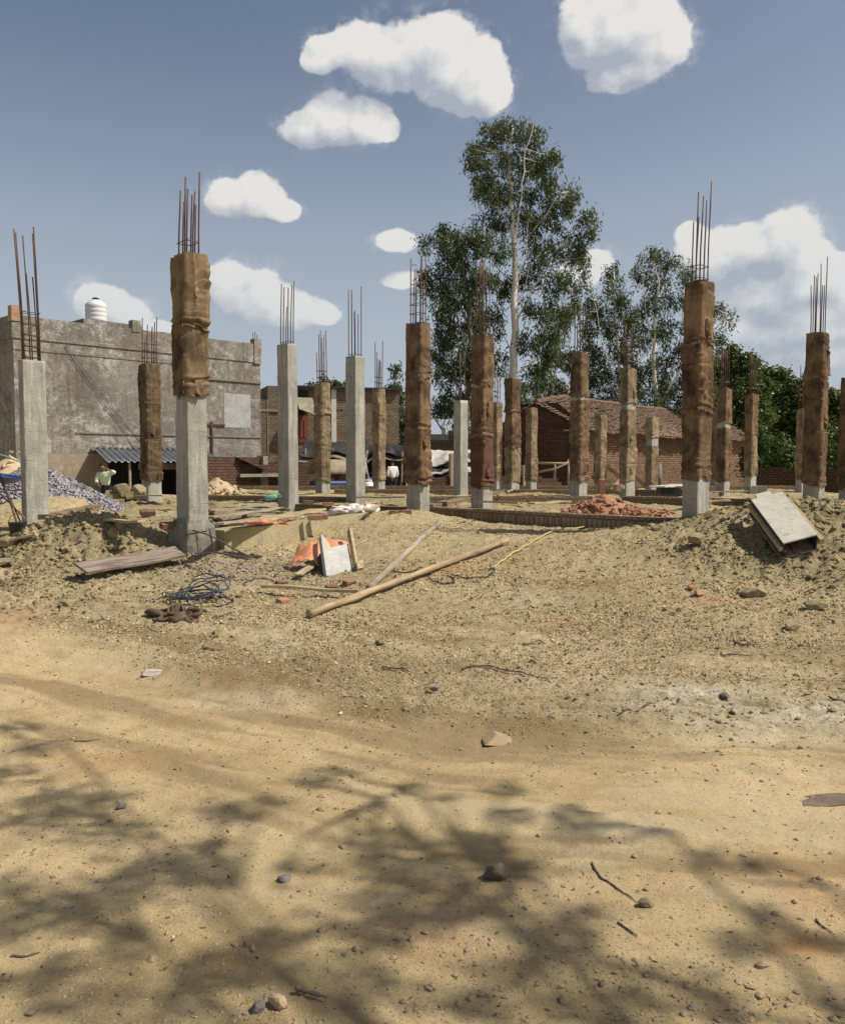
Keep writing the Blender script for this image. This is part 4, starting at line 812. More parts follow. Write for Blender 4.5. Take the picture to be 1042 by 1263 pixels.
# lean-to shed against it
org = onwall(3.0, 0, 1.0); sh = empty('lean_to_shed', org, 'low lean-to with grey corrugated tin roof against the grey building', 'shed')
m = MB(org); L0, L1 = 2.55, 7.0; nn = 60
def rf(u, v):
    t = L0 + (L1 - L0) * u; c = .035 * math.cos(u * nn * math.pi * .66); return onwall(t - .5 * v, 2.12 - .50 * v + c, .05 + 2.1 * v)
m.sheet(rf, 160, 4).build('roof', 'tin', sh, True, solid=.008)
for t in (3.0, 6.9):
    m = MB(org); m.tube([onwall(t, -.1, 1.9), onwall(t, 1.7, 1.9)], .045, 6).build('post', 'wood_grey', sh)
m = MB(org); m.basis(onwall(3.4, 1.35, 1.75), dv_ * 3.5, nv * .05, (0, 0, .22)); m.build('eave_sheet', 'brick_dull', sh)
m = MB(org); m.basis(onwall(.7, -.3, .02), dv_ * 2.4, nv * .08, (0, 0, 2.2)); m.build('low_wall', 'plaster_t', sh)
m = MB(org); m.basis(onwall(3.1, -.1, .06), dv_ * 3.9, nv * .05, (0, 0, 1.9)); m.build('back_panel', 'dark', sh)  # near-black sheet paints the shade under the roof
m = MB(org); m.basis(onwall(7.0, -.1, .06), dv_ * .1, nv * 1.75, (0, 0, 1.75)); m.build('side_panel', 'brick_dark', sh)
org = onwall(7.1, 0, 2.2); o = empty('open_store', org, 'dark open store with a pale lintel behind the tallest column', 'shed')
m = MB(org); m.basis(onwall(7.2, 1.05, 2.0), dv_ * 2.6, nv * .25, (0, 0, .12)); m.build('lintel', 'concrete_d', o)
m = MB(org); m.basis(onwall(7.2, -.1, 1.2), dv_ * 2.6, nv * .05, (0, 0, 1.15)); m.build('back_panel', 'dark', o)  # near-black sheet paints the dark of the open space
m = MB(org); m.basis(onwall(7.2, 1.17, 1.6), dv_ * 2.6, nv * .4, (0, 0, .35)); m.build('brick_course', 'brick_dark', o)
m = MB(org); m.sheet(lambda u, v: onwall(7.1 + 1.3 * u, 1.95 - .5 * u - .2 * v, 1.5 + .8 * v), 6, 4).build('roof_sheet', 'tarp_k', o, solid=.01)
# brick compound walls
def cwall(a, b, z1, label, mt='brick', th=.23, posts=(), z0=-.2, uneven=.0, pm='concrete_d'):
    a = Vector(a); b = Vector(b); org = (a.x, a.y, 0); o = empty('compound_wall', org, label, 'wall', None, 0, 'thing')
    L = (b - a).length; d = (b - a) / L; n = 24; m = MB(org); nn = Vector((-d.y, d.x)); vs = []
    for i_ in range(n + 1):
        p = a + d * L * i_ / n; e = uneven * float(fbm(np.array([i_ * .7]), np.array([L]), 3, 4)[0]); q = p + nn * th
        vs += [(p.x, p.y, z0), (p.x, p.y, z1 + e), (q.x, q.y, z1 + e), (q.x, q.y, z0)]
    fs = [tuple(4 * i_ + q for q in (j, j + 4, (j + 1) % 4 + 4, (j + 1) % 4)) for i_ in range(n) for j in range(4)]
    m.add(vs, fs + [(0, 1, 2, 3), (4 * n + 3, 4 * n + 2, 4 * n + 1, 4 * n)]).build('brickwork', mt, o)
    for t, w, h in posts:
        p = a + d * L * t; m = MB(org); m.box((p.x, p.y, (h + z0) / 2), (w, w, h - z0), math.atan2(d.y, d.x)); m.build('post', pm, o)
    return o
def xy(px, d): return ((px - CX) / F * d, d)
cwall(xy(226, 29), xy(324, 33.2), 1.80, 'dark brick wall below the pale repair patch of the grey building', 'brick_dark', posts=[(1.0, .3, 1.85)])
cwall(xy(330, 33.5), xy(392, 35), 1.62, 'dark brick wall stretch before the red door house', 'brick_dark', uneven=.1)
cwall(xy(528, 33), xy(668, 35), 1.05, 'broken low brick wall behind the short bare column', 'brick_dark', posts=[(.2, .2, 1.95), (.84, .22, 1.5)], uneven=.15, pm='wood_grey')
cwall(xy(929, 33), xy(1095, 30), 1.36, 'long dark brick wall below the green bushes', 'brick_dark', uneven=.03)  # the dark brick colour includes the shade on this wall
# rubble bank at wall foot
def heap(name, px, d, r_, h, n, smin, smax, mt, label, cat, z=None, seed=0, el=1.0, core=True):
    rs = np.random.RandomState(seed); cx_, cy_ = (px - CX) / F * d, d; zb = g0(cx_, cy_) if z is None else z; m = MB((cx_, cy_, zb)); 
    for i_ in range(n):
        a = rs.uniform(0, 6.28); q = rs.uniform(0, 1) ** .6; s = rs.uniform(smin, smax) * (1.15 - .4 * (1 - q)); zz = zb + h * (1 - q) * rs.uniform(.75, 1.05)
        m.rock((cx_ + math.cos(a) * q * r_ * el, cy_ + math.sin(a) * q * r_, zz + s * .2), (s * rs.uniform(.8, 1.3), s * rs.uniform(.6, 1), s * rs.uniform(.45, .8)), seed * 99 + i_, rs.uniform(0, 3), 1, .3, rs.uniform(-.6, .6))
    if core: m.lathe((cx_, cy_, zb - .1), [(r_ * el * .9, 0), (r_ * .6, h * .35 + .1), (r_ * .25, h * .75 + .1), (.02, h * .95 + .1)], 18)
    return tag(m.build(name, mt), label, cat)
heap('brickbat_heap', 745, 14.6, .72, .34, 260, .03, .085, 'rubble', 'heap of broken orange brick on the front plinth wall', 'rubble heap', .70, 1, 1.0)
heap('brickbat_heap', 800, 14.2, .42, .09, 60, .03, .065, 'rubble', 'low trailing end of broken orange brick beside the tall dark column', 'rubble heap', .72, 2, 1.0)
heap('brick_heap', 268, 25, .95, .55, 120, .06, .16, 'rock_t', 'pale stone and brick heap behind the tallest column', 'rubble heap', .6, 3)
heap('brick_heap', 14, 22, 1.2, .9, 120, .06, .14, 'rock_t', 'tumbled pale brick stack past the gravel pile at the picture edge', 'rubble heap', .9, 4)
# gravel pile
o = MB((-7.6, 16.9, .3))
def gp_(u, v):
    a = u * 2 * math.pi; rad = v * 2.35; h = 1.3 * max(0, 1 - v) ** .95 * (1 + .0 * u); x_, y_ = -7.75 + rad * math.cos(a), 17.0 + rad * math.sin(a) * .8
    return (x_, y_, .28 + h + .03 * float(vn(np.array([x_ * 9]), np.array([y_ * 9]), 4)[0]))
gpile = o.sheet(gp_, 90, 50).build('gravel_pile', 'gravel', smooth=True); tag(gpile, 'cone of crushed grey stone behind the leaning-bar column', 'gravel pile')
n = 5200; v_ = RS.uniform(0, 1, n) ** .5; a_ = RS.uniform(0, 6.28, n); X = -7.75 + v_ * 2.35 * np.cos(a_); Y = 17 + v_ * 2.35 * np.sin(a_) * .8
st = scatter('crushed_stone', X, Y, RS.uniform(.018, .04, n), 'gravel', .8, .2, lambda x, y: .28 + 1.3 * (1 - v_) ** .95)
st.parent = gpile; st.matrix_parent_inverse = Matrix.Translation(-Vector((-7.6, 16.9, .3)))
# middle house
P0 = Vector(xy(345, 40) + (0,)); P1 = Vector(xy(493, 42) + (0,)); hd = (P1 - P0).normalized(); hn = Vector((hd.y, -hd.x, 0)); LH = (P1 - P0).length
def oh(px, z, out=0.):
    # the point of the facade seen in direction px
    k = (px - CX) / F; t = (k * P0.y - P0.x) / (hd.x - k * hd.y); p = P0 + hd * t + hn * out; return Vector((p.x, p.y, z))
hz = EYE + (HOR - 478) * 40 / F; ho = empty('brick_house', P0, 'flat-roofed brick house with a faded red upper door', 'house')
def blk(name, px0, px1, z0, z1, mt, out=.0, th=.1, par=None):
    a = oh(px0, z0, out); b = oh(px1, z0, out); m = MB(P0); m.basis(a, b - a, -hn * th, (0, 0, z1 - z0)); return m.build(name, mt, par or ho)
def pz(py, d=40.5): return EYE + (HOR - py) * d / F
blk('wall', 345, 492, -.2, hz, 'brick_pale', 0, 6); blk('side_wall', 331, 345, -.2, pz(478), 'brick_pale', .02, 3); blk('side_wall', 322, 331, -.2, pz(495), 'brick_pale', .06, 3)
blk('roof', 366, 494, hz, hz + .09, 'black', .25, 6.4); blk('window', 368, 381, pz(491), pz(482), 'dark', .03, .05)
fr = blk('door', 369, 380, pz(546), pz(513), 'door_red', .05, .06); blk('door_top', 369, 380, pz(513), pz(506), 'dark', .04, .04); blk('door_panel', 371, 374, pz(540), pz(518), 'door_red', .08, .03, fr); blk('door_panel', 375.5, 378.5, pz(540), pz(518), 'door_red', .08, .03, fr)
blk('pillar', 409, 415, pz(545), hz - .02, 'ply', .06, .1); blk('pillar', 349.5, 350.8, pz(560), pz(478), 'concrete_d', .05, .08, ); blk('pillar', 330, 331.5, pz(560), pz(495), 'concrete_d', .08, .08)
blk('band', 322, 366, pz(509), pz(506.5), 'concrete_d', .09, .08); blk('vent_hole', 415.8, 417.5, pz(506), pz(504), 'dark', .02, .04); blk('vent_hole', 420.5, 422.5, pz(506), pz(504), 'dark', .02, .04)
m = MB(P0); a, b = oh(366, pz(490), .02), oh(381, pz(507), .02)
m.sheet(lambda u, v: oh(366 + 20 * u, pz(491) - (.6 + .25 * u) * v, .05 + .7 * v), 8, 3).build('awning', 'tarp_t', ho, solid=.02)
# shacks with sagging sheets in front
def shack(px0, px1, d, ztop, label, sheets, seed=0, back='brick_dark', zback=1.4):
    a = Vector(xy(px0, d) + (0,)); b = Vector(xy(px1, d) + (0,)); o = empty('shack', a, label, 'shack', 'tarpaulin shacks behind the plinth')
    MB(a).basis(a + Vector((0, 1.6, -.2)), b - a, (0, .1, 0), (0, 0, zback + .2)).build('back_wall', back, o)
    rr = random.Random(seed)
    for k_ in range(3):
        p = a.lerp(b, (k_ + .1) / 2.3); MB(a).tube([p + Vector((0, 0, -.2)), p + Vector((.05, 0, ztop - .1))], .05, 6).build('post', 'wood_grey', o)
    for i_, (za, zb, ya, yb, mt) in enumerate(sheets):
        def fn(u, v, za=za, zb=zb, ya=ya, yb=yb, i_=i_):
            p = a.lerp(b, u * 1.06 - .03); w = .16 * float(fbm(np.array([u * 5 + i_ * 7.]), np.array([v * 3 + seed * 3.]), 4, seed + i_)[0])
            return (p.x, p.y + ya + (yb - ya) * v, za + (zb - za) * v + w - .12 * math.sin(u * 9) * v)
        MB(a).sheet(fn, 40, 10).build('tarpaulin', mt, o, True, solid=.02)
    return o
shack(372, 450, 36, 2.3, 'shack under black and tan sheets before the pale brick house', [(2.55, 1.95, 1.6, -.3, 'tarp_k'), (2.15, 1.72, 1.2, -.5, 'tarp_t'), (1.9, 1.45, .6, -.55, 'tarp_k')], 1)
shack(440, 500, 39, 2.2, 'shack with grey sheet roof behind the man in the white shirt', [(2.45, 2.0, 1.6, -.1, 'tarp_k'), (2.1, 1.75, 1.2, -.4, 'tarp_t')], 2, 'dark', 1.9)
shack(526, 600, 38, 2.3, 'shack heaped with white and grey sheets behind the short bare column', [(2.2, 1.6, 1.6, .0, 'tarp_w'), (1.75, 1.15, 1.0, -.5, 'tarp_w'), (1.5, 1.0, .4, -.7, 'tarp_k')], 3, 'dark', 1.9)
shack(618, 668, 39, 2.1, 'shack with pink-grey sheet beside the dark brick gable', [(2.0, 1.7, 1.4, .0, 'tarp_w'), (1.7, 1.2, 1.0, -.4, 'tarp_k')], 4, 'brick_dark', 1.9)
# small white-parapet hut
a = Vector(xy(528, 46) + (0,)); o = empty('flat_roof_hut', a, 'small hut with a white flat roof left of the short bare column', 'hut'); w_ = 46 / F
MB(a).basis(a, (42 * w_, 0, 0), (0, 3, 0), (0, 0, pz(543, 46))).build('wall', 'plaster_t', o); MB(a).basis(a + Vector((-.1, -.15, pz(543, 46))), (43 * w_, 0, 0), (0, 3.2, 0), (0, 0, .32)).build('roof', 'ply_white', o)
MB(a).basis(a + Vector((.2, -.04, .9)), (12 * w_, 0, 0), (0, .05, 0), (0, 0, 1.2)).build('window', 'dark', o); MB(a).basis(a + Vector((.75, 1, pz(536, 46))), (5 * w_, 0, 0), (0, .4, 0), (0, 0, .4)).build('chimney', 'plaster_t', o)
# tile-roofed brick house
Q0 = Vector(xy(722, 36) + (0,)); Q1 = Vector(xy(919, 51) + (0,)); qd = (Q1 - Q0).normalized(); qn = Vector((qd.y, -qd.x, 0)); LQ = (Q1 - Q0).length; wd_ = 4.6
eave = EYE + (HOR - 527) * 36 / F; ridge = eave + 1.55; th_ = empty('tiled_brick_house', Q0, 'old brick house with a sagging clay tile roof and a dark gable', 'house')
def q(t, z, out=0.): p = Q0 + qd * t + qn * out; return Vector((p.x, p.y, z))
m = MB(Q0); m.add([q(0, -.3), q(LQ, -.3), q(LQ, eave), q(0, eave), q(LQ, -.3, -wd_), q(LQ, eave, -wd_), q(LQ, ridge - .1, -wd_ / 2)], [(0, 1, 2, 3), (1, 4, 5, 6, 2)]); m.build('wall', 'brick', th_)
m = MB(Q0); m.add([q(0, -.3, -wd_), q(0, -.3), q(0, eave), q(0, ridge - .45, -wd_ / 2 + .9), q(0, ridge - .42, -wd_ / 2 - 1.1), q(0, eave - .25, -wd_)], [(0, 1, 2, 3, 4, 5)]); m.build('gable_wall', 'brick_dark', th_)  # darker brick than the facade puts the gable shade into the colour
def win(t, z, w, h, name='window'):
    m = MB(Q0); m.basis(q(t, z, .03), qd * w, -qn * .05, (0, 0, h)); wo = m.build(name, 'dark', th_)
    m = MB(Q0); m.basis(q(t - .12, z - .1, .09), qd * (w + .24), -qn * .1, (0, 0, .08)); m.build('sill', 'brick_dull', wo); m = MB(Q0); m.basis(q(t - .12, z + h, .07), qd * (w + .24), -qn * .1, (0, 0, .09)); m.build('lintel', 'wood_grey', wo)
win(.7, 1.1, .7, 1.4); win(6.5, 1.0, .6, 1.2); win(10.6, 1.55, .75, 1.2); win(14.2, 1.3, .6, 1.1)
m = MB(Q0); gm = Vector(q(0, 1.7, -.9)); m.basis(q(-.02, 1.7, -.2), -qn * .65, -qd * .03, (0, 0, 1.25)); wo = m.build('window', 'door_green', th_); m = MB(Q0); m.basis(q(-.03, 2.95, -.05), -qn * 1.0, -qd * .05, (0, 0, .08)); m.build('lintel', 'wood_grey', wo)
def roofside(s0, s1, name):
    m = MB(Q0); rr = random.Random(3); rows = 15; cols = int(LQ / .2)
    for i_ in range(cols + 3):
        for j in range(rows):
            t = -.3 + i_ * .2 + rr.gauss(0, .02); v = j / rows + rr.gauss(0, .01); sag = -.10 * math.sin(t / LQ * 3.1) + .06 * float(vn(np.array([t * .6]), np.array([v * 2]), 6)[0]) - .32 * max(0, 1 - t / 2.6) ** 2 * (1 - v)
            oy = lambda vv: s0 + (s1 - s0) * vv; zz = lambda vv: ridge - .06 + (eave - .12 - ridge) * vv + sag
            v2 = v + 1.45 / rows; lift = rr.uniform(0, .09); w = .1; r0_ = rr.uniform(-.02, .02)
            p = [q(t - w + r0_, zz(v) , oy(v)), q(t + r0_, zz(v) + .045, oy(v)), q(t + w + r0_, zz(v), oy(v)), q(t + w, zz(v2) + .03 + lift, oy(v2)), q(t, zz(v2) + .085 + lift, oy(v2)), q(t - w, zz(v2) + .03 + lift, oy(v2))]
            m.add(p, [(0, 5, 4, 1), (1, 4, 3, 2)])
    m.add([q(-.3, ridge - .2 - .3, -wd_ / 2), q(2.6, ridge - .12, -wd_ / 2), q(LQ + .3, ridge - .14, -wd_ / 2), q(LQ + .3, eave - .2, s1), q(-.3, eave - .2, s1)], [(0, 1, 2, 3, 4)]); return m.build(name, 'tile', th_)
roofside(-wd_ / 2, .55, 'roof'); roofside(-wd_ / 2, -wd_ - .45, 'roof')
m = MB(Q0); rr = random.Random(9)
for i_ in range(58):
    t = -.3 + i_ * (LQ + .6) / 58; m.tube([q(t, ridge - .02 - .30 * max(0, 1 - t / 2.6) ** 2 - .10 * math.sin(t / LQ * 3.1), -wd_ / 2), q(t + .38, ridge + rr.uniform(-.02, .05) - .28 * max(0, 1 - t / 2.6) ** 2 - .10 * math.sin(t / LQ * 3.1), -wd_ / 2)], .11, 8)
m.build('ridge_tiles', 'tile', th_)
# pillars and bamboo rails before the gable
def pole(name, pts, r_, mt, label, cat, group=None, n=8):
    p0 = Vector(pts[0]); m = MB(p0); m.tube(pts, r_, n); return tag(m.build(name, mt, smooth=True), label, cat, group)
GB = 'bamboo rails before the gable'
pole('bamboo_rail', [at(660, 571, 31), at(700, 571.5, 31)], .04, 'bamboo', 'upper level bamboo rail in front of the dark gable', 'pole', GB)
pole('bamboo_rail', [at(658, 583, 31), at(685, 578, 31), at(703, 569, 31)], .045, 'bamboo', 'lower sloping bamboo rail in front of the dark gable', 'pole', GB)
for i_, (px, py0, py1, lb) in enumerate([(684, 604, 571, 'stake carrying the middle of the bamboo rails'), (701, 604, 566, 'stake at the house end of the bamboo rails')]):
    pole('stake', [at(px, py0, 31.1), at(px, py1, 31.1)], .04, 'wood_grey', lb, 'post', GB)
o = empty('brick_steps', at(680, 606, 30.0), 'short stepped run of bricks below the bamboo rails', 'steps'); b0 = at(680, 606, 30.0)
for k_ in range(3): MB().box((.1 * k_ - .3, 0, .1 + .14 * k_), (1.5 - .45 * k_, .5 - .12 * k_, .14)).build('step', 'brick_dull', o)
pole('concrete_stub', [at(812, 604, 30), at(812, 572, 30)], .12, 'concrete_d', 'short bare concrete stub before the sunlit facade', 'post')
for i_, (a, b, lb) in enumerate([((748, 578, 27.6), (768, 594, 27.0), 'short plank leaning by the loose flap column'), ((782, 590, 28), (796, 603, 27.5), 'split board lying past the tan flapped column'), ((764, 590, 28), (752, 604, 27.6), 'upright forked stick behind the brickbat heap'), ((747, 570, 29), (751, 606, 29), 'thin upright prop between the two tan columns')]):
    p0, p1 = at(*a), at(*b); m = MB(p0); d_ = p1 - p0; m.basis(p0, d_, (0, .06, 0), (0.03, 0, .13) if i_ < 2 else (.14, 0, .02)); tag(m.build('scrap_board', 'wood_pale'), lb, 'board')
# ------------------------------------------------------------------ people
def person(x, y, z, H, yaw, J, label, shirt, trousers='trouser', name='person'):
    """J: joints in units of body height, x right of the body, y behind its back (the body faces -y)"""
    root = empty(name, (x, y, z), label, 'person', None, yaw)
    def skin(nm, pts, edges, rad, mt, lvl=2, rootv=0):
        me = bpy.data.meshes.new(nm); me.from_pydata([tuple(H * c for c in p) for p in pts], edges, []); me.materials.append(M[mt]); o = bpy.data.objects.new(nm, me); C.objects.link(o); o.parent = root
        s = o.modifiers.new('skin', 'SKIN'); s.use_smooth_shade = True
        sv_ = me.skin_vertices[0] if me.skin_vertices else None
        if not me.skin_vertices: pass
        for i_, r_ in enumerate(rad):
            v_ = me.skin_vertices[0].data[i_]; r2 = r_ if isinstance(r_, tuple) else (r_, r_); v_.radius = (r2[0] * H, r2[1] * H); v_.use_root = (i_ == rootv)
        b_ = o.modifiers.new('smooth', 'SUBSURF'); b_.levels = b_.render_levels = lvl; return o
    names = ['pelvis', 'waist', 'chest', 'neck', 'head0', 'head1', 'head2']
    pts = [J[k] for k in names]; rad = [(.05, .045), (.045, .04), (.05, .038), .028, .042, .05, .034]; ed = [(i_, i_ + 1) for i_ in range(6)]
    for s in ('l', 'r'):
        b0 = len(pts); pts += [J['sh' + s], J['el' + s], J['wr' + s], J['pa' + s]]; rad += [.03, .024, .016, (.022, .012)]; ed += [(2, b0), (b0, b0 + 1), (b0 + 1, b0 + 2), (b0 + 2, b0 + 3)]
        pa = Vector(J['pa' + s]); dr = (pa - Vector(J['wr' + s])).normalized(); sd = dr.cross(Vector((0, 1, 0))); sd = sd.normalized() if sd.length > .1 else Vector((1, 0, 0))
        for k_, (o_, ln) in enumerate(((-1.5, .036), (-.5, .042), (.5, .04), (1.5, .03))):
            i0 = len(pts); p1 = pa + sd * o_ * .009 + dr * .012; pts += [tuple(p1), tuple(p1 + dr * ln * .55), tuple(p1 + dr * ln + Vector((0, -.006, 0)))]; rad += [.006, .0052, .0045]; ed += [(b0 + 3, i0), (i0, i0 + 1), (i0 + 1, i0 + 2)]
        i0 = len(pts); p1 = pa - dr * .01 - sd * .02; pts += [tuple(p1), tuple(p1 + dr * .02 - sd * .008)]; rad += [.007, .0055]; ed += [(b0 + 3, i0), (i0, i0 + 1)]
    for s in ('l', 'r'):
        b0 = len(pts); pts += [J['hp' + s], J['kn' + s], J['an' + s], J['to' + s]]; rad += [.05, .034, .022, (.022, .018)]; ed += [(0, b0), (b0, b0 + 1), (b0 + 1, b0 + 2), (b0 + 2, b0 + 3)]
    h1 = Vector(J['head1']); f_ = Vector(J.get('face', (0, -1, 0))).normalized(); i0 = len(pts); pts += [tuple(h1 + f_ * .052 - Vector((0, 0, .008)))]; rad += [.008]; ed += [(5, i0)]
    skin('body', pts, ed, rad, 'skin')
    e_ = MB(); sdv = f_.cross(Vector((0, 0, 1))).normalized()
    for s in (-1, 1): e_.rock(tuple((h1 + f_ * .046 + sdv * .018 * s + Vector((0, 0, .006))) * H), (.006 * H, .006 * H, .005 * H), 1, 0, 1, 0)
    e_.build('eyes', 'hair', root, True)
    MB().rock(tuple((Vector(J['head2']) - f_ * .014 + Vector((0, 0, .0))) * H), (.054 * H, .058 * H, .045 * H), 3, 0, 3, .05).build('hair', 'hair', root, True)
    # shirt with sleeves, trousers
    pts = [J['pelvis'], J['waist'], J['chest'], tuple(Vector(J['chest']).lerp(Vector(J['neck']), .6))]; rad = [(.088, .082), (.086, .078), (.094, .084), .05]; ed = [(0, 1), (1, 2), (2, 3)]
    for s in ('l', 'r'):
        b0 = len(pts); e1 = Vector(J['el' + s]); pts += [J['sh' + s], tuple(e1), tuple(e1.lerp(Vector(J['wr' + s]), .6))]; rad += [.05, .04, .03]; ed += [(2, b0), (b0, b0 + 1), (b0 + 1, b0 + 2)]
    skin('shirt', pts, ed, rad, shirt)
    pts = [tuple(Vector(J['pelvis']) + Vector((0, 0, -.02)))]; rad = [(.07, .062)]; ed = []
    for s in ('l', 'r'):
        b0 = len(pts); pts += [J['hp' + s], J['kn' + s], tuple(Vector(J['an' + s]) + Vector((0, 0, .015)))]; rad += [.056, .044, .036]; ed += [(0, b0), (b0, b0 + 1), (b0 + 1, b0 + 2)]
    skin('trousers', pts, ed, rad, trousers)
    return root
JS = dict(pelvis=(0, 0, .53), waist=(0, 0, .62), chest=(0, .01, .76), neck=(0, .0, .85), head0=(0, -.012, .90), head1=(0, -.012, .935), head2=(0, -.005, .965),
 shl=(-.105, .01, .80), ell=(-.135, .0, .64), wrl=(-.13, -.06, .52), pal=(-.128, -.075, .48), shr=(.105, .01, .80), elr=(.14, .03, .65), wrr=(.09, -.05, .56), par=(.07, -.07, .54),
 hpl=(-.05, 0, .50), knl=(-.055, -.01, .28), anl=(-.06, .02, .05), tol=(-.065, -.06, .02), hpr=(.05, 0, .50), knr=(.06, .0, .28), anr=(.065, .03, .05), tor=(.08, -.045, .02))
x_, y_ = xy(484, 35.5); person(x_, y_, .05, 1.66, R(205), JS, 'man in white shirt and dark trousers standing with his back half turned', 'shirt_w')
JD = dict(JS); JD.update(pelvis=(0, .03, .53), waist=(-.01, .0, .62), chest=(-.03, -.05, .75), neck=(-.035, -.075, .83), head0=(-.04, -.10, .87), head1=(-.045, -.115, .905), head2=(-.05, -.115, .94),
 shr=(.075, -.05, .79), elr=(.19, -.12, .80), wrr=(.07, -.19, .86), par=(.035, -.20, .875), shl=(-.13, -.05, .78), ell=(-.17, -.06, .64), wrl=(-.12, -.14, .57), pal=(-.10, -.16, .55))
x_, y_ = xy(131, 26.3); person(x_, y_, -.0, 1.60, R(10), JD, 'man in pale green shirt raising a hand to his face under the tin roof', 'shirt_g')
# ------------------------------------------------------------------ auto rickshaw behind the columns
rx_, ry_ = xy(419, 33); rk = empty('auto_rickshaw', (rx_, ry_, .08), 'beige-hooded three-wheeler parked between the wrapped and the bare column', 'vehicle', None, R(-60))
def hood(u, v):
    a = math.pi * (.02 + .96 * u); return (-.62 * math.cos(a) * (1 - .12 * v), -1.15 + 2.1 * v, .95 + .68 * math.sin(a) ** .6 * (1 - .12 * max(0, v - .5)))
MB().sheet(hood, 20, 12).build('hood', 'tarp_t', rk, True, solid=.02)
MB().box((0, -.2, .55), (1.2, 1.7, .55)).build('body', 'bluepaint', rk, bevel=.08)
MB().lathe((0, 1.0, .45), [(.05, -.1), (.45, -.05), (.5, .2), (.4, .45), (.15, .55)], 20).build('front_cowl', 'bluepaint', rk, True)
m = MB(); m.basis((-.48, .98, .95), (.96, 0, 0), (0, -.06, .0), (0, -.12, .52)); w_o = m.build('windscreen', 'black', rk)
MB().tube([(-.5, 1.0, .92), (-.46, .9, 1.5), (.46, .9, 1.5), (.5, 1.0, .92), (-.5, 1.0, .92)], .03, 6).build('frame', 'tarp_w', w_o, True)
MB().lathe((0, 1.47, .62), [(.02, -.03), (.1, -.02), (.1, .03), (.05, .06)], 14, Matrix.Rotation(R(-90), 3, 'X')).build('headlight', 'white_plastic', rk, True)
for x_, y_ in ((0, 1.25), (-.58, -.75), (.58, -.75)):
    wh = MB().lathe((x_, y_, .22), [(.1, -.06), (.22, -.055), (.24, 0), (.22, .055), (.1, .06)], 22, Matrix.Rotation(R(90), 3, 'Y')).build('wheel', 'black', rk, True); MB().lathe((x_, y_, .22), [(.02, -.07), (.1, -.065), (.1, .065), (.02, .07)], 14, Matrix.Rotation(R(90), 3, 'Y')).build('rim', 'white_plastic', wh, True)
MB().box((0, -.65, .95), (1.05, .4, .4)).build('seat', 'black', rk, bevel=.05)
o = empty('white_drum', at(453.5, 611, 29.5), 'white plastic drum with a lid behind the bare pale column', 'drum'); MB().lathe((0, 0, 0), [(.17, 0), (.19, .05), (.19, .42), (.15, .48)], 18).build('drum_body', 'white_plastic', o, True); MB().lathe((0, 0, .48), [(.16, 0), (.16, .05), (.1, .07)], 18).build('lid', 'ply_white', o)
# ------------------------------------------------------------------ things lying on the site
def plank(pa, pb, w, th, mt, label, name='plank', group=None, up=0.02, tilt=0, cat='plank'):
    """pa, pb: centre points of the two ends"""
    a, b = Vector(pa), Vector(pb); L = (b - a).length; X = (b - a).normalized(); Y = Vector((0, 0, 1)).cross(X).normalized(); Z = X.cross(Y); c = (a + b) / 2 + Vector((0, 0, up + th / 2))
    if tilt: Y2 = Y * math.cos(tilt) + Z * math.sin(tilt); Z = Z * math.cos(tilt) - Y * math.sin(tilt); Y = Y2
    me = MB(); n = max(2, int(L / .15)); rr = random.Random(int(abs(a.x) * 100)); vs = []
    for i_ in range(n + 1):
        x = -L / 2 + L * i_ / n; bow = .008 * math.sin(i_ * 1.1) ; j1 = rr.uniform(-.004, .004); j2 = rr.uniform(-.004, .004); jx = rr.uniform(-.02, .02) if i_ in (0, n) else 0
        vs += [(x + jx, -w / 2 + j1, -th / 2 + bow), (x - jx, w / 2 + j2, -th / 2 + bow), (x - jx, w / 2 + j2, th / 2 + bow), (x + jx, -w / 2 + j1, th / 2 + bow)]
    fs = [tuple(4 * i_ + k_ for k_ in (j, (j + 1) % 4, (j + 1) % 4 + 4, j + 4))[::-1] for i_ in range(n) for j in range(4)]
    me.add(vs, fs + [(0, 1, 2, 3), (4 * n + 3, 4 * n + 2, 4 * n + 1, 4 * n)]); o = me.build(name, mt, bevel=.003)
    mat3 = Matrix((X, Y, Z)).transposed().to_4x4(); o.matrix_world = Matrix.Translation(c) @ mat3
    return tag(o, label, cat, group)
def gl(px, py, up=0): p = gp(px, py); p.z += up; return p
plank(gl(100, 716, .12), gl(222, 694, .12), .27, .03, 'wood_pink', 'wide wine-brown board lying on the mound before the tallest column', up=-.01, tilt=.32)
# bamboo pole
def rough_pole(name, a, b, ra, rb, mt, label, cat='pole', n=18, knots=True, wob=.008):
    a, b = Vector(a), Vector(b); rr = random.Random(int(a.x * 1000)); pts = []; rs_ = []
    for i_ in range(n + 1):
        t = i_ / n; p = a.lerp(b, t) + Vector((rr.gauss(0, wob), rr.gauss(0, wob), rr.gauss(0, wob * .5))); pts.append(p); rs_.append((ra + (rb - ra) * t) * (1.12 if knots and i_ % 3 == 0 else 1) * rr.uniform(.95, 1.05))
    m = MB(); Xd = (b - a).normalized(); Yd = Vector((0, 0, 1)).cross(Xd).normalized(); Zd = Xd.cross(Yd); mt3 = Matrix((Xd, Yd, Zd)).transposed(); inv = mt3.inverted()
    m.tube([inv @ (p - a) for p in pts], rs_, 12); o = m.build(name, mt, smooth=True); o.matrix_world = Matrix.Translation(a) @ mt3.to_4x4(); return tag(o, label, cat)
rough_pole('bamboo_pole', gl(381, 764, .05), gl(625, 672, .06),   .035, .029, 'bamboo', 'long round bamboo pole lying across the slope')
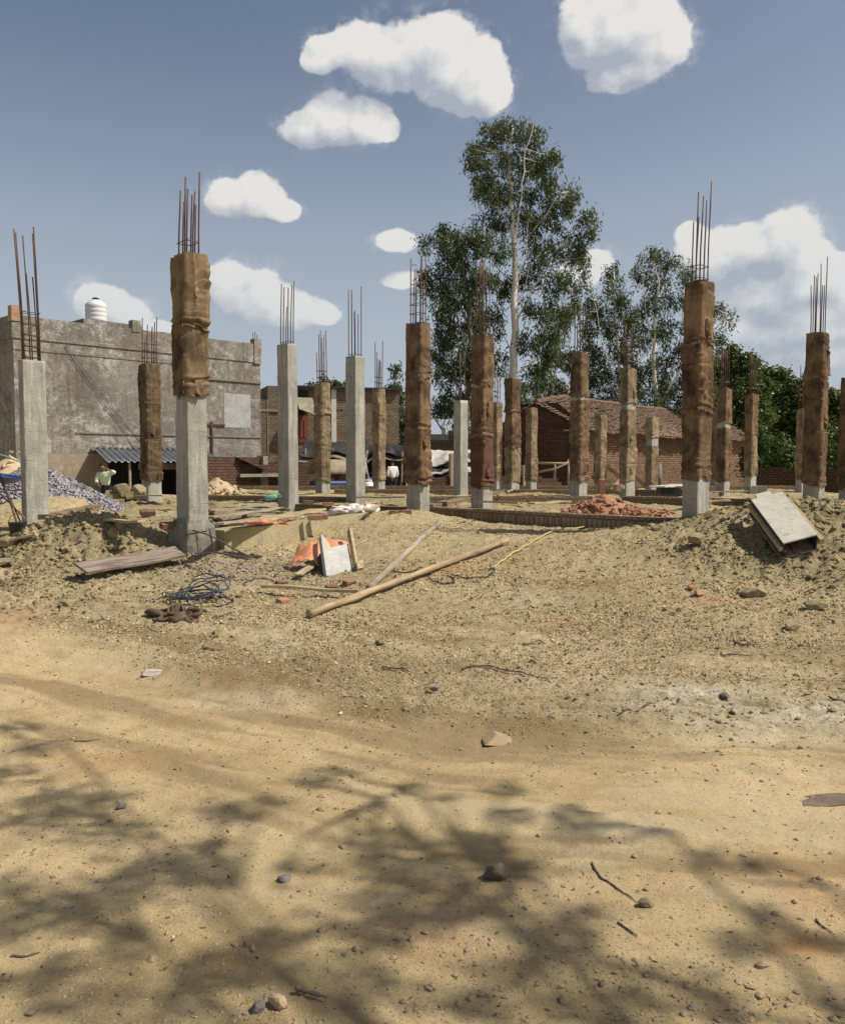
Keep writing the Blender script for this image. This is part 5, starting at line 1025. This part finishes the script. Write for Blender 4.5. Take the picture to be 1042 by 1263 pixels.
rough_pole('split_log', gl(455, 730, .04), gl(541, 648, .05), .035, .04, 'wood_grey', 'split grey log whose foot meets the bamboo pole', n=12)
plank(gl(324, 731, .03), gl(442, 737, .03), .055, .03, 'wood_pale', 'thin pale batten pointing at the bamboo pole')
plank(gl(-12, 682, .05), gl(46, 668, .05), .14, .03, 'wood_pale', 'pale plank end near the foot of the leaning-bar column')
plank(gl(-14, 700, .03), gl(16, 699, .03), .1, .04, 'wood_grey', 'short grey timber end at the picture edge below the pale plank')
plank(gl(368, 716, .03), gl(392, 700, .03), .09, .02, 'wood_pale', 'short pale slat beside the little shutter box')
# planks on the plinth, left of centre
PT = .80
def pp(px, py, z=PT):  # point on the plinth top
    r = ray(px, py); k_ = (z - EYE) / r[2]; return Vector((r[0] * k_, r[1] * k_, z))
GPL = 'planks strewn over the plinth'
for i_, (a, b, w, mt, lb) in enumerate([((300, 646), (392, 630), .28, 'wood_pale', 'widest pale plank lying over the plinth beam'), ((258, 640), (345, 628), .14, 'wood_grey', 'grey plank beside the widest pale plank'), ((262, 632), (338, 622), .1, 'wood_grey', 'grey plank rising to the teal object'),
    ((270, 648), (330, 640), .12, 'wood_grey', 'short grey plank lowest beside the tallest column'), ((300, 625), (360, 630), .06, 'wood_grey', 'thin dark batten crossing behind the grey planks'), ((90, 641), (175, 645), .12, 'wood_pale', 'pale board on the wall behind the mound'), ((140, 640), (212, 636), .16, 'wood_grey', 'dark weathered board left of the tallest column'),
    ((205, 612), (170, 612), .3, 'wood_pale', 'pale sill board at the foot of the torn burlap column'), ((600, 614.5), (660, 612), .1, 'wood_pale', 'pale board behind the front brick wall'), ((655, 622), (700, 619), .16, 'wood_pale', 'flat pale board at the near end of the brickbat heap'), ((590, 620), (640, 621), .12, 'wood_pale', 'pale board on the front brick wall by the reddish column'),
    ((614, 612), (636, 603), .05, 'wood_grey', 'stick leaning behind the reddish column'), ((456, 631), (470, 622), .06, 'wood_pale', 'stub of batten beside the white cloth'), ((440, 614), (500, 614), .12, 'wood_grey', 'grey board along the brick kerb'), ((880, 608), (930, 606), .12, 'wood_grey', 'grey board beyond the tall dark column'), ((900, 618), (860, 621), .1, 'wood_grey', 'low grey board at the foot of the tall dark column'), ((700, 606), (760, 604.5), .1, 'wood_grey', 'grey board far behind the brickbat heap')]):
    plank(pp(*a, PT + .012 * (i_ % 4)), pp(*b, PT + .03 * (i_ % 3)), w, .03, mt, lb, group=GPL, up=.0, tilt=random.uniform(-.1, .1))
# black-based panel
def panelbox(p, X, Y, Z, name, label): pass
pA, pB = pp(810, 606, .9), pp(838, 603, .9); plank(pA, pB, .4, .03, 'ply', 'pale sheet lying over a black box beyond the tall dark column', 'ply_sheet', cat='board', up=.09); bb = MB((pA + pB) / 2); bb.box(tuple((pA + pB) / 2 - Vector((0, -.05, .02))), (.5, .3, .16), .1); tag(bb.build('black_box', 'black'), 'black box under the pale sheet beyond the tall dark column', 'box')
bb = MB(pp(933, 604, .9)); bb.box(tuple(pp(933, 604, .9)), (.45, .2, .2), .05); tag(bb.build('concrete_block', 'concrete_d', bevel=.01), 'dark concrete block on the plinth before the far wrapped column', 'block')
# bricks
def brick(px, py, rz, label, mt='brick_solid', z=None, s=(.23, .11, .075), tilt=0, g='loose bricks on the plinth and bank'):
    p = gp(px, py) if z is None else pp(px, py, z); p = p + Vector((0, 0, s[2] * .4)); m = MB(p); m.box(tuple(p), s, rz, tilt, 0); return tag(m.build('brick', mt, bevel=.006), label, 'brick', g)
for px, py, rz, mt, z, tl, lb in [(388, 641, .1, 'brick_solid', .76, 0, 'brick on the plinth beam below the widest plank'), (396, 640, .15, 'brick_solid', .76, 0, 'brick touching the one below the widest plank'), (57, 640, 0, 'brick_dull', .78, 0, 'dusty brick against the leaning-bar column'), (72, 641, .1, 'brick_dull', .77, 0, 'pale brick second from the leaning-bar column'), (88, 641, -.1, 'brick_solid', .77, 0, 'orange brick third from the leaning-bar column'), (124, 637, .2, 'brick_solid', .80, .0, 'lone orange brick on the board behind the mound'), (182, 635, .5, 'brick_solid', .85, .3, 'small dark brick piece left of the tallest column'),
    (208, 651, .7, 'brick_solid', .77, .3, 'dark brick under the board end at the tallest column'), (488, 634, .1, 'brick_solid', .74, 0, 'brick left of the inner corner column'), (500, 634, 0, 'brick_solid', .74, 0, 'brick against the inner corner column'), (405, 624, .3, 'brick_solid', .8, 0, 'brick behind the widest pale plank'), (380, 621, .2, 'brick_dull', .8, 0, 'dusty brick by the foot of the five-bar column'), (348, 721, .4, 'brick_solid', None, .2, 'half buried brick left of the little shutter box'), (409, 727, .3, 'brick_solid', None, .2, 'small brick chip under the little shutter box'), (430, 721, .8, 'rubble', None, .2, 'tiny orange chip beside the little shutter box'), (349, 744, .9, 'rubble', None, .2, 'orange crumb below the thin batten')]:
    brick(px, py, rz, lb, mt, z, (.2, .1, .07) if z else (.12, .08, .05), tl)
m = MB(); p = pp(742, 607, .9); p.y = 15.2; p = at(742, 600, 14.6); tag(MB(p).box(tuple(p), (.11, .07, .26), .2, .15).build('brick', 'brick_solid', bevel=.006), 'orange brick standing on end on the brickbat heap', 'brick', 'loose bricks on the plinth and bank')
# stones
GS = 'stones lying on the earth'
for i_, (px, py, s, mt, lb, flat, tl) in enumerate([(613, 918, (.13, .085, .035), 'rock_t', 'flat tan stone slab lying alone at the track edge', 1, .18), (1022, 988, (.17, .075, .016), 'rock_d', 'dark thin slab half in view at the picture edge', 1, .0), (751, 650, (.13, .1, .09), 'rock', 'grey-violet stone on the slope below the brickbat heap', 1, 0),
    (150, 998, (.026, .022, .022), 'rock', 'small violet stone on the track in the dappled shade', 1, 0), (353, 1087, (.034, .028, .02), 'rock', 'dark stone in the centre of the shaded track', 1, 0), (342, 1243, (.034, .026, .024), 'rock_t', 'grey pebble beside the dark wood chip', 1, 0), (317, 1253, (.028, .026, .026), 'rock', 'violet pebble at the bottom of the picture', 1, 0), (612, 1085, (.06, .05, .045), 'rock_d', 'earthy half buried rock in the deepest shade', 1, 0),
    (797, 1120, (.035, .026, .024), 'rock_d', 'dark clod at the end of the crooked crack twig', 1, 0), (742, 1217, (.02, .012, .014), 'rock_d', 'tiny dark stone low on the track', 1, 0), (664, 1034, (.014, .01, .012), 'rock_t', 'tiny pale stone with a dark side', 1, 0), (537, 851, (.05, .03, .02), 'rock', 'blue-grey chip on the olive earth', 1, 0), (893, 860, (.06, .03, .02), 'rock_d', 'dark flake beside the pale cement patch', 1, 0), (420, 882, (.02, .018, .015), 'cloth_w', 'pinkish pebble at the track edge', 1, 0),
    (862, 735, (.1, .06, .05), 'rubble', 'orange brick lump in the clods of the earth bank', 1, .3), (852, 727, (.06, .04, .04), 'rubble', 'smaller orange lump above the brick lump', 1, .3), (930, 735, (.14, .1, .07), 'clod', 'big clod at the foot of the earth bank', 1, 0), (1005, 752, (.13, .08, .06), 'clod', 'wide clod near the picture edge below the bank', 1, 0), (975, 778, (.1, .08, .05), 'clod', 'clod lowest beneath the earth bank', 1, 0), (860, 672, (.16, .1, .1), 'clod', 'lump of earth below the tall dark column', 1, 0), (905, 880, (.05, .025, .02), 'wood_grey', 'short chip left of the pale cement patch', 1, 0), (772, 590, (.12, .10, .09), 'rock_t', 'round pale stone on top of the brickbat heap', 1, 0), (470, 795, (.05,.04,.03),'clod','clod in the middle of the olive slope',1,0)]):
    p = gp(px, py); 
    if 'top of the brickbat' in lb: p = at(px - 10, 606, 14.6)
    m = MB(p); m.rock(tuple(p + Vector((0, 0, s[2] * .6))), s, 300 + i_, random.uniform(0, .5) if s[0] > .1 else random.uniform(0, 3), 3 if s[0] > .05 else 2, .12, tl); tag(m.build('stone', mt), lb, 'stone', GS)
p = gp(188, 833); m = MB(p); m.rock(tuple(p + Vector((0, 0, .02))), (.12, .06, .028), 77, .1, 3, .3); tag(m.build('plaster_chunk', 'cloth_w'), 'pink-white plaster chunk on the olive earth by the track', 'rubble piece')
# clumpy earth lumps seen left behind the mound
GC = 'big earth clods by the lean-to'
for i_, (px, py, s) in enumerate([(140, 612, .34), (152, 605, .30), (163, 610, .30), (172, 606, .26), (133, 616, .2)]):
    p = gp(px, min(py + 5, 618)); p = at(px, py, 19.2); m = MB(p); m.rock(tuple(p), (s, s * .8, s * .62), 500 + i_, i_, 3, .25); tag(m.build('earth_clod', 'clod'), ['largest earth clod in the heap before the lean-to', 'top clod of the heap before the lean-to', 'middle clod of the heap before the lean-to', 'clod of the heap nearest the torn burlap column', 'lowest small clod of the heap before the lean-to'][i_], 'clod', GC)
# tilted white shutter box
BL = at(966, 670, 9.55); BR = at(1008, 659, 9.6); TL = at(926, 616, 10.55); Wv = BR - BL; Lv = TL - BL; Nv = Wv.cross(Lv).normalized(); 
if Nv.z < 0: Nv = -Nv
sb = empty('shutter_box', BL, 'large white-faced plywood shutter box tipped on the earth bank', 'formwork'); W1 = Wv.normalized(); L1v = Lv.normalized(); dp = .19
MB(BL).basis(BL - Nv * .018, Wv, Lv, Nv * .018).build('face_panel', 'ply', sb, bevel=.003)
MB(BL).basis(BL - Nv * dp - W1 * .002, W1 * .02, Lv, Nv * (dp - .02)).build('side_panel', 'black', sb); MB(BL).basis(BR - Nv * dp - W1 * .02, W1 * .02, Lv, Nv * (dp - .02)).build('side_panel', 'black', sb)  # black sides carry the shade below the face panel in their colour
MB(BL).basis(BL - Nv * (dp + .02) - W1 * .03, Wv + W1 * .06, Lv, Nv * .018).build('base_panel', 'wood_pink', sb)
MB(BL).basis(BL - W1 * .045 - Nv * .10, W1 * .04, Lv * .99, Nv * .05).build('batten', 'wood_pale', sb); MB(BL).basis(BR + W1 * .004 - Nv * .10 - L1v * .07, W1 * .05, Lv * .95, Nv * .07).build('batten', 'wood_pale', sb)
MB(BL).basis(BL + W1 * .16 - Nv * (dp - .005), W1 * .075, L1v * .9, Nv * .02).build('steel_strip', 'redsteel', sb)['label'] = 'red oxide strip inside the open end'
MB(BL).basis(TL + W1 * .1 + L1v * .01 - Nv * .05, W1 * .2, L1v * .12, Nv * .03).build('end_block', 'ply', sb)
# little shutter box
o_ = at(404, 716, 9.35); tr = at(431, 709, 9.6); tp = at(398.5, 677, 9.75); W2 = tr - o_; L2 = tp - o_; N2 = L2.cross(W2).normalized()
if N2.y > 0: N2 = -N2
lb_ = empty('shutter_box', o_, 'little white shutter box with two side boards near the orange tub', 'formwork'); w1, l1 = W2.normalized(), L2.normalized()
MB(o_).basis(o_, W2 * 1.2, L2, -N2 * .02).build('face_panel', 'ply_white', lb_, bevel=.003)
MB(o_).basis(o_ - w1 * .05 + l1 * .02, w1 * .04, L2 + l1 * .16, N2 * .07).build('side_board', 'ply_white', lb_, bevel=.003)
MB(o_).basis(o_ + W2 * 1.22 + l1 * .0, w1 * .04, L2 + l1 * .2, N2 * .075).build('side_board', 'wood_pale', lb_, bevel=.003)
MB(o_).basis(o_ + W2 * 1.22 - l1 * .02, w1 * .1, l1 * .12, N2 * .1).build('cleat', 'wood_pale', lb_)
MB(o_).basis(o_ - w1 * .05 - N2 * .3, W2 * 1.4, L2 * .9, -N2 * .02).build('rear_panel', 'black', lb_)
MB(o_).basis(o_ - w1 * .05 - N2 * .02, w1 * .02, L2 * .9, -N2 * .28).build('flank_panel', 'black', lb_)
# orange tub and torn sheet
tcn = at(413, 684, 10.3); tb = empty('orange_tub', tcn, 'faded orange plastic tub standing behind the little shutter box', 'tub')
MB().lathe((0, 0, -.2), [(.13, 0), (.2, .12), (.235, .26), (.245, .27), (.2, .33), (.1, .37), (.02, .38)], 26, Matrix.Rotation(R(18), 3, 'X')).build('tub_shell', 'orange', tb, True)
c0 = at(376, 690, 9.75)
def osh(u, v):
    f_ = float(fbm(np.array([u * 4.]), np.array([v * 4.]), 4, 5)[0]); return (c0.x - .17 + .40 * u + .05 * v, c0.y - .12 + .3 * v + .08 * f_, c0.z - .12 + .22 * v + .12 * math.sin(u * 3.0) + .09 * f_)
tag(MB(c0).sheet(osh, 16, 14).build('orange_sheet', 'orange', solid=.008), 'torn crumpled orange sheet left of the little shutter box', 'sheet')
c1 = pp(333, 648, .80)
def osh2(u, v): f_ = float(fbm(np.array([u * 4.]), np.array([v * 4.]), 4, 15)[0]); return (c1.x - .28 + .5 * u, c1.y - .1 + .25 * v, c1.z + .02 + .05 * f_ + .02 * math.sin(u * 3))
tag(MB(c1).sheet(osh2, 16, 10).build('orange_sheet', 'orange', solid=.008), 'flat orange sheet scrap on the plinth by the widest pale plank', 'sheet')
# cable coils, ropes
def strand(name, pts, r_, mt, label, cat, n=6, lift=None):
    Q = []; P = [Vector(p) for p in pts]
    for i_ in range(len(P) - 1):
        p0, p1, p2, p3 = P[max(i_ - 1, 0)], P[i_], P[i_ + 1], P[min(i_ + 2, len(P) - 1)]
        for k_ in range(8):
            t = k_ / 8; Q.append(.5 * ((2 * p1) + (p2 - p0) * t + (2 * p0 - 5 * p1 + 4 * p2 - p3) * t * t + (3 * p1 - p0 - 3 * p2 + p3) * t ** 3))
    Q.append(P[-1])
    if lift is not None:
        zs_ = G(np.array([q.x for q in Q]), np.array([q.y for q in Q]))
        for q_, z_ in zip(Q, zs_): q_.z = max(q_.z, z_ + lift) if lift > .02 else z_ + lift
    if name == 'twig': rq = random.Random(int(Q[0].x * 999)); R_ = [r_ * (1.15 - .8 * k_ / len(Q)) * rq.uniform(.75, 1.25) for k_ in range(len(Q))]
    else: R_ = r_
    return tag(MB(Q[0]).tube(Q, R_, n).build(name, mt, smooth=True), label, cat)
cc = gp(246, 742); rr = random.Random(4); Q = []
for k_ in range(110):
    a = k_ * .42; r_ = .2 + .07 * math.sin(k_ * .37) + rr.gauss(0, .012); Q.append(cc + Vector((math.cos(a) * r_ * 1.05 + .03 * math.sin(k_ * .1), math.sin(a) * r_ * .7, .035 + .1 * (1 + math.sin(a + .6)) * (k_ / 110) + rr.uniform(0, .03))))
strand('cable_coil', Q, .0065, 'bluewire', 'tangled blue-black cable coil on the earth before the mound', 'cable', 6)
strand('cable', [gl(180, 743), gl(200, 740), gl(222, 738), gl(232, 744)], .007, 'wire', 'loose cable tail left of the blue-black coil', 'cable', lift=.006)
strand('cable', [gl(270, 738), gl(283, 740), gl(287, 745), gl(275, 748), gl(262, 748)], .007, 'wire', 'short cable loop right of the blue-black coil', 'cable', lift=.006)
strand('cable', [gl(480, 706), gl(505, 708), gl(520, 703), gl(526, 712), gl(545, 722), gl(560, 720), gl(556, 711), gl(575, 715), gl(600, 714), gl(610, 706)], .007, 'wire', 'thin black cable looping between the two poles and the yellow rope', 'cable', lift=.018)
strand('rope', [gl(606, 704), gl(625, 690), gl(655, 672), gl(690, 656), gl(725, 648), gl(740, 638), at(744, 627, 14.0)], .011, 'yrope', 'pale yellow rope trailing down from the brick plinth wall', 'rope', lift=.028)
p = gp(609, 703); m = MB(p); m.rock(tuple(p + Vector((0, 0, .03))), (.05, .035, .03), 8, 0, 2, .3); tag(m.build('plug', 'ply_white'), 'small white plug where yellow rope and black cable meet', 'plug')
strand('cable', [gl(566, 646), gl(590, 642), gl(612, 636), gl(622, 628)], .01, 'wire', 'black cable hanging off the front brick wall', 'cable', lift=.008)
for i_, (pts, lb) in enumerate([([(730, 1068), (742, 1086), (760, 1098), (775, 1108), (790, 1118)], 'crooked dark twig crossing the dappled track'), ([(762, 1140), (775, 1150), (786, 1158)], 'short dark twig below the crooked twig'), ([(570, 828), (600, 826), (640, 832), (676, 842)], 'long thin stick on the olive slope'), ([(92, 916), (110, 915), (124, 913)], 'dark twig by the orange patch of track'), ([(15, 1184), (32, 1182), (50, 1177)], 'straight dry stalk at the lower left edge'), ([(645, 797), (662, 794), (672, 796)], 'bent twig on the middle of the slope'), ([(905, 795), (925, 797), (940, 795)], 'dark stick below the earth bank'), ([(888, 810), (912, 811), (930, 809)], 'second dark stick just under the first below the bank'), ([(768, 880), (790, 878), (806, 872)], 'curved twig left of the pale cement patch'), ([(1006, 1138), (1014, 1145), (1026, 1154)], 'short twig at the right edge of the dappled shade'), ([(262, 764), (275, 762), (291, 757)], 'brown stick beside the muddy cloth'), ([(250, 800), (262, 803), (276, 802)], 'small twig below the muddy cloth'), ([(1022, 862), (1034, 866), (1046, 868)], 'brown splinter at the picture edge by the cement patch'), ([(470, 826), (490, 828), (508, 834)], 'thin twig left of the long stick'), ([(365,1228),(385,1236),(404,1241)],'dark wood chip at the bottom of the picture')]):
    r_ = .0042 if pts[0][1] > 900 else .008
    if 'dark wood chip' in lb: r_ = .009
    strand('twig', [gl(*p) for p in pts], r_, 'bark_d', lb, 'twig', 5, lift=r_ * .6 + (.010 if r_ > .005 else .002))['group'] = 'twigs and sticks scattered on the ground'
# muddy cloth heap, white cloth
def cloth(px, py, rx_, ry_, h, mt, label, seed, z=None, name='cloth_heap'):
    c = gp(px, py) if z is None else pp(px, py, z); rq = random.Random(seed); m = MB(c)
    for k_ in range(16):
        a0 = rq.uniform(0, 6.28); ln = rq.uniform(1.2, 3.2); r0_ = rq.uniform(.35, .95); pts = []; rad = []
        for q_ in range(15):
            a = a0 + ln * q_ / 14; rr_ = r0_ + .25 * math.sin(q_ * .9 + k_); x, y_ = math.cos(a) * rx_ * rr_, math.sin(a) * ry_ * rr_; b0_ = gz(c.x + x, c.y + y_) if z is None else z
            pts.append((c.x + x, c.y + y_, b0_ + h * (.05 + .55 * (k_ / 16)) + .3 * h * math.sin(q_ * .7 + k_))); rad.append(h * (.12 + .26 * math.sin(math.pi * q_ / 14)) * rq.uniform(.7, 1.25))
        m.tube(pts, rad, 9)
    o = m.build(name, mt, smooth=True); dm = o.modifiers.new('creases', 'DISPLACE'); tx = bpy.data.textures.new('cloth_creases', 'CLOUDS'); tx.noise_scale = .05; dm.texture = tx; dm.strength = h * .35
    sb_ = o.modifiers.new('fine', 'SUBSURF'); sb_.render_levels = 1; sb_.levels = 1
    o.modifiers.move(1, 0); return tag(o, label, 'cloth')
cloth(221, 762, .25, .2, .075, 'cloth_b', 'crumpled muddy brown cloth lying before the cable coil', 3); cloth(436, 634, .40, .3, .16, 'cloth_w', 'crumpled pinkish white cloth on the plinth near the bare columns', 6, .68)
cloth(216, 656, .14, .1, .09, 'cloth_w', 'torn white cement bag scrap at the foot of the tallest column', 9, .62)
# teal pump-like thing with handle
p = pp(336, 616, .86); o = empty('teal_can', p, 'teal plastic can lying on the planks', 'can'); m = MB(); m.tube([(-.22, 0, .02), (-.18, 0, .05), (.1, 0, .09), (.15, 0, .1)], [.07, .09, .09, .05], 12); m.build('can_body', 'teal', o, True); o.scale = (.6, .6, .6); MB().tube([(.12, 0, .1), (.24, 0, .17), (.28, 0, .1), (.18, 0, .06)], .022, 6).build('handle', 'teal', o, True); MB().tube([(-.22, 0, .02), (-.55, .02, -.04)], .016, 6).build('spout', 'steel', o, True)
# bars sticking out of the tallest column's foot
GW = 'rusty bars at the foot of the tallest column'
for i_, (pts, lb) in enumerate([([(238, 654, 9.9), (262, 662, 9.7), (290, 678, 9.4), (310, 687, 9.2)], 'long pale bent bar slanting down from the column foot'), ([(240, 683, 9.8), (270, 682, 9.6), (308, 689, 9.3)], 'nearly level bar at the column foot'), ([(243, 660, 9.9), (244, 675, 9.8), (246, 688, 9.7)], 'short upright bar end against the column foot'), ([(258, 652, 9.95), (262, 672, 9.9)], 'stub of bar right of the column foot'), ([(228, 660, 9.9), (255, 655, 9.85)], 'stub of bar crossing the column foot')]):
    strand('loose_bar', [at(*q_) for q_ in pts], .009, 'steel' if i_ < 2 else 'rebar', lb, 'steel bar')['group'] = GW
strand('cable', [gl(300, 722), gl(318, 716), gl(335, 718), gl(350, 728), gl(395, 728), gl(440, 722)], .006, 'wire', 'grey wire wandering under the little shutter box', 'cable', lift=.018)
# leaning rods, made-up bucket and blue pan by the leaning-bar column
for i_, (a, b) in enumerate([((-6, 570), (22, 650)), ((-4, 580), (25, 656)), ((0, 592), (27, 648)), ((-10, 600), (31, 640))]):
    strand('leaning_rod', [at(a[0], a[1], 13.6), at((a[0] + b[0]) / 2 + 1, (a[1] + b[1]) / 2, 12.9), at(b[0], b[1], 12.5)], .012, 'rebar', ['uppermost dark rod leaning past the gravel pile', 'second dark rod leaning past the gravel pile', 'third dark rod leaning past the gravel pile', 'lowest flattest rod leaning past the gravel pile'][i_], 'steel rod')['group'] = 'rods leaning past the gravel pile'
p = at(22, 667, 12.3); bk = empty('shade_bucket', (p.x, p.y, g0(p.x, p.y) - .02), 'made-up black bucket in place of dark shade beside the foot of the leaning-bar column', 'bucket'); MB().lathe((0, 0, 0), [(.09, 0), (.125, .22), (.135, .23), (.115, .23), (.1, .1), (.02, .08)], 18).build('pail', 'black', bk, True); MB().tube([(-.13, 0, .23), (-.09, 0, .32), (0, 0, .36), (.09, 0, .32), (.13, 0, .23)], .006, 5).build('handle', 'steel', bk, True)  # bucket made up where there is only a dark square of shade
p = at(-4, 588, 15.2); bp_ = empty('blue_pan', p, 'long blue steel pan tipped on the gravel pile at the picture edge', 'pan'); MB().lathe((0, 0, 0), [(.02, -.1), (.3, -.08), (.45, .04), (.47, .04), (.3, -.02), (.02, -.03)], 26, Matrix.Rotation(R(8), 3, 'Y')).build('pan_shell', 'bluepaint', bp_, True)
strand('green_pipe', [at(-10, 558, 17), at(5, 562, 16), at(28, 571, 14)], .012, 'teal', 'thin pale green pipe running to the leaning-bar column', 'pipe')
# motorcycle-like dark frame by the lean-to
p = at(112, 603, 25); mo = empty('old_tyre', (p.x, p.y, .45), 'old black tyre leaning near the lean-to', 'tyre'); MB().lathe((0, 0, 0), [(.16, -.06), (.26, -.06), (.3, 0), (.26, .06), (.16, .06), (.16, -.06)], 24, Matrix.Rotation(R(70), 3, 'X')).build('tread', 'black', mo, True)
# ------------------------------------------------------------------ camera, light, sky
cam = bpy.data.cameras.new('camera'); co = bpy.data.objects.new('camera', cam); C.objects.link(co); co.location = (0, 0, EYE); co.rotation_euler = (R(90) - PIT, 0, 0)
cam.sensor_fit = 'HORIZONTAL'; cam.sensor_width = 36; cam.lens = 36 * F / 1042; cam.clip_end = 6000; cam.clip_start = .05; bpy.context.scene.camera = co
sl = bpy.data.lights.new('sun', 'SUN'); sl.energy = 5.0; sl.angle = R(.6); sl.color = (1, .94, .84); so = bpy.data.objects.new('sun', sl); C.objects.link(so); so.rotation_euler = (-SUN).to_track_quat('-Z', 'Y').to_euler()
w = bpy.data.worlds.new('World'); bpy.context.scene.world = w; w.use_nodes = True; nt = w.node_tree; nt.nodes.clear(); b = NB(nt)
sky = b.n('ShaderNodeTexSky'); sky.sky_type = 'NISHITA'; sky.sun_disc = False; sky.sun_elevation = R(SUN_EL); sky.sun_rotation = R(90 - SUN_AZ); sky.dust_density = 3.0; sky.air_density = 1.1; sky.ozone_density = 2.0
hs = b.n('ShaderNodeHueSaturation', i_Saturation=.85, i_Value=.95); nt.links.new(sky.outputs[0], hs.inputs['Color'])
g_ = b.n('ShaderNodeTexCoord').outputs['Generated']; s3 = b.n('ShaderNodeSeparateXYZ', i_0=g_)
az = b.math('ARCTAN2', s3.outputs[0], s3.outputs[1]); hyp = b.math('SQRT', b.math('ADD', b.math('MULTIPLY', s3.outputs[0], s3.outputs[0]), b.math('MULTIPLY', s3.outputs[1], s3.outputs[1]))); el = b.math('ARCTAN2', s3.outputs[2], hyp)
P = b.n('ShaderNodeCombineXYZ', i_0=az, i_1=el).outputs[0]
CL = [(410, 62, 40, 24), (450, 60, 52, 34), (480, 68, 70, 40), (500, 80, 66, 44), (545, 95, 56, 44), (545, 62, 56, 46), (585, 85, 42, 46), (600, 112, 30, 34), (570, 115, 40, 30), (395, 75, 26, 16),
 (378, 160, 36, 28), (410, 148, 45, 34), (450, 148, 42, 30), (478, 155, 20, 20), (720, 45, 40, 42), (765, 40, 60, 58), (810, 60, 44, 42), (770, 88, 50, 26), (740, 10, 50, 30), (800, 20, 40, 50),
 (282, 244, 32, 28), (318, 240, 34, 30), (345, 258, 26, 14), (488, 298, 30, 15), (128, 372, 36, 26), (160, 388, 32, 22), (190, 405, 30, 12), (285, 350, 36, 34), (315, 365, 48, 36), (350, 385, 50, 26), (395, 388, 24, 14),
 (965, 292, 46, 36), (930, 305, 50, 34), (880, 318, 60, 34), (850, 290, 22, 18), (1000, 318, 40, 24), (1035, 330, 40, 20), (975, 360, 120, 30), (735, 322, 28, 20), (715, 340, 30, 18), (495, 345, 26, 12), (1000, 395, 100, 36), (915, 400, 60, 22), (1010, 440, 80, 18), (20, 425, 60, 12)]
def field(P, fine=True):
  fld = None
  for (px, py, rx_, ry_) in CL:
      r_ = ray(px, py); a0 = math.atan2(r_[0], r_[1]); e0 = math.atan2(r_[2], math.hypot(r_[0], r_[1])); k_ = 1 / (F * (1 + ((px - CX) / F) ** 2)); ry2 = 1 / (F * (1 + ((HOR - py) / F) ** 2))
      v_ = b.n('ShaderNodeVectorMath', operation='MULTIPLY_ADD', i_0=P, i_1=(1 / (rx_ * k_ * 1.06), 1 / (ry_ * ry2 * 1.06), 0), i_2=(-a0 / (rx_ * k_ * 1.06), -e0 / (ry_ * ry2 * 1.06), 0)).outputs[0]
      l_ = b.n('ShaderNodeVectorMath', operation='LENGTH', i_0=v_).outputs['Value']; fld = l_ if fld is None else b.n('ShaderNodeMath', operation='SMOOTH_MIN', i_0=fld, i_1=l_, i_2=.18).outputs[0]
  n1 = b.noise(b.mapping(P, (1, 1.25, 1)), 11, 10 if fine else 6, .6, .15)
  return b.math('ADD', b.math('SUBTRACT', 1.0, fld), b.math('MULTIPLY', b.math('SUBTRACT', n1, .5), 1.45))
f0 = field(P); f1_ = field(b.n('ShaderNodeVectorMath', operation='ADD', i_0=P, i_1=(.022, .030, 0)).outputs[0], False)
nz2 = b.noise(P, 60, 6, .6); ff = b.math('ADD', f0, b.math('MULTIPLY', b.math('SUBTRACT', nz2, .5), .25))
vis = b.mr(el, .04, .34, .6, 1.0); core = b.mr(ff, .02, .22); wisp = b.math('MULTIPLY', b.math('MULTIPLY', b.mr(ff, -.40, .2), b.mr(b.noise(P, 22, 8, .7), .45, .65)), .4)
alpha = b.math('MULTIPLY', b.math('MAXIMUM', core, wisp), vis)
rl = b.math('SUBTRACT', b.noise(P, 28, 8, .6), b.noise(b.mapping(P, (1, 1, 1), (.008, .012, 0)), 28, 5, .6))
lit = b.mr(b.math('ADD', b.math('SUBTRACT', f0, f1_), b.math('MULTIPLY', rl, 1.6)), -.45, .62, 0, 1, 'LINEAR')
cc_ = b.mix(lit, (3.9, 4.3, 5.0), (7.9, 7.8, 7.6))
# thin haze low down
hz_m = b.mr(el, .0, .48, .8, 0.0); skyc = b.mix(hz_m, hs.outputs[0], (5.1, 5.7, 6.5))
zen = b.mr(el, .45, 1.1, 1.0, .42); skyc = b.mix(1.0, skyc, b.n('ShaderNodeCombineColor', i_0=zen, i_1=zen, i_2=zen).outputs[0], 'MULTIPLY')
colr = b.mix(alpha, skyc, cc_)
bg = b.n('ShaderNodeBackground', i_Strength=.1); nt.links.new(colr, bg.inputs[0]); ow = nt.nodes.new('ShaderNodeOutputWorld'); nt.links.new(bg.outputs[0], ow.inputs[0])
sc = bpy.context.scene; sc.view_settings.view_transform = 'Standard'; sc.view_settings.look = 'None'; sc.view_settings.exposure = 0; sc.view_settings.gamma = 1
sc.cycles.max_bounces = 6; sc.cycles.use_denoising = True
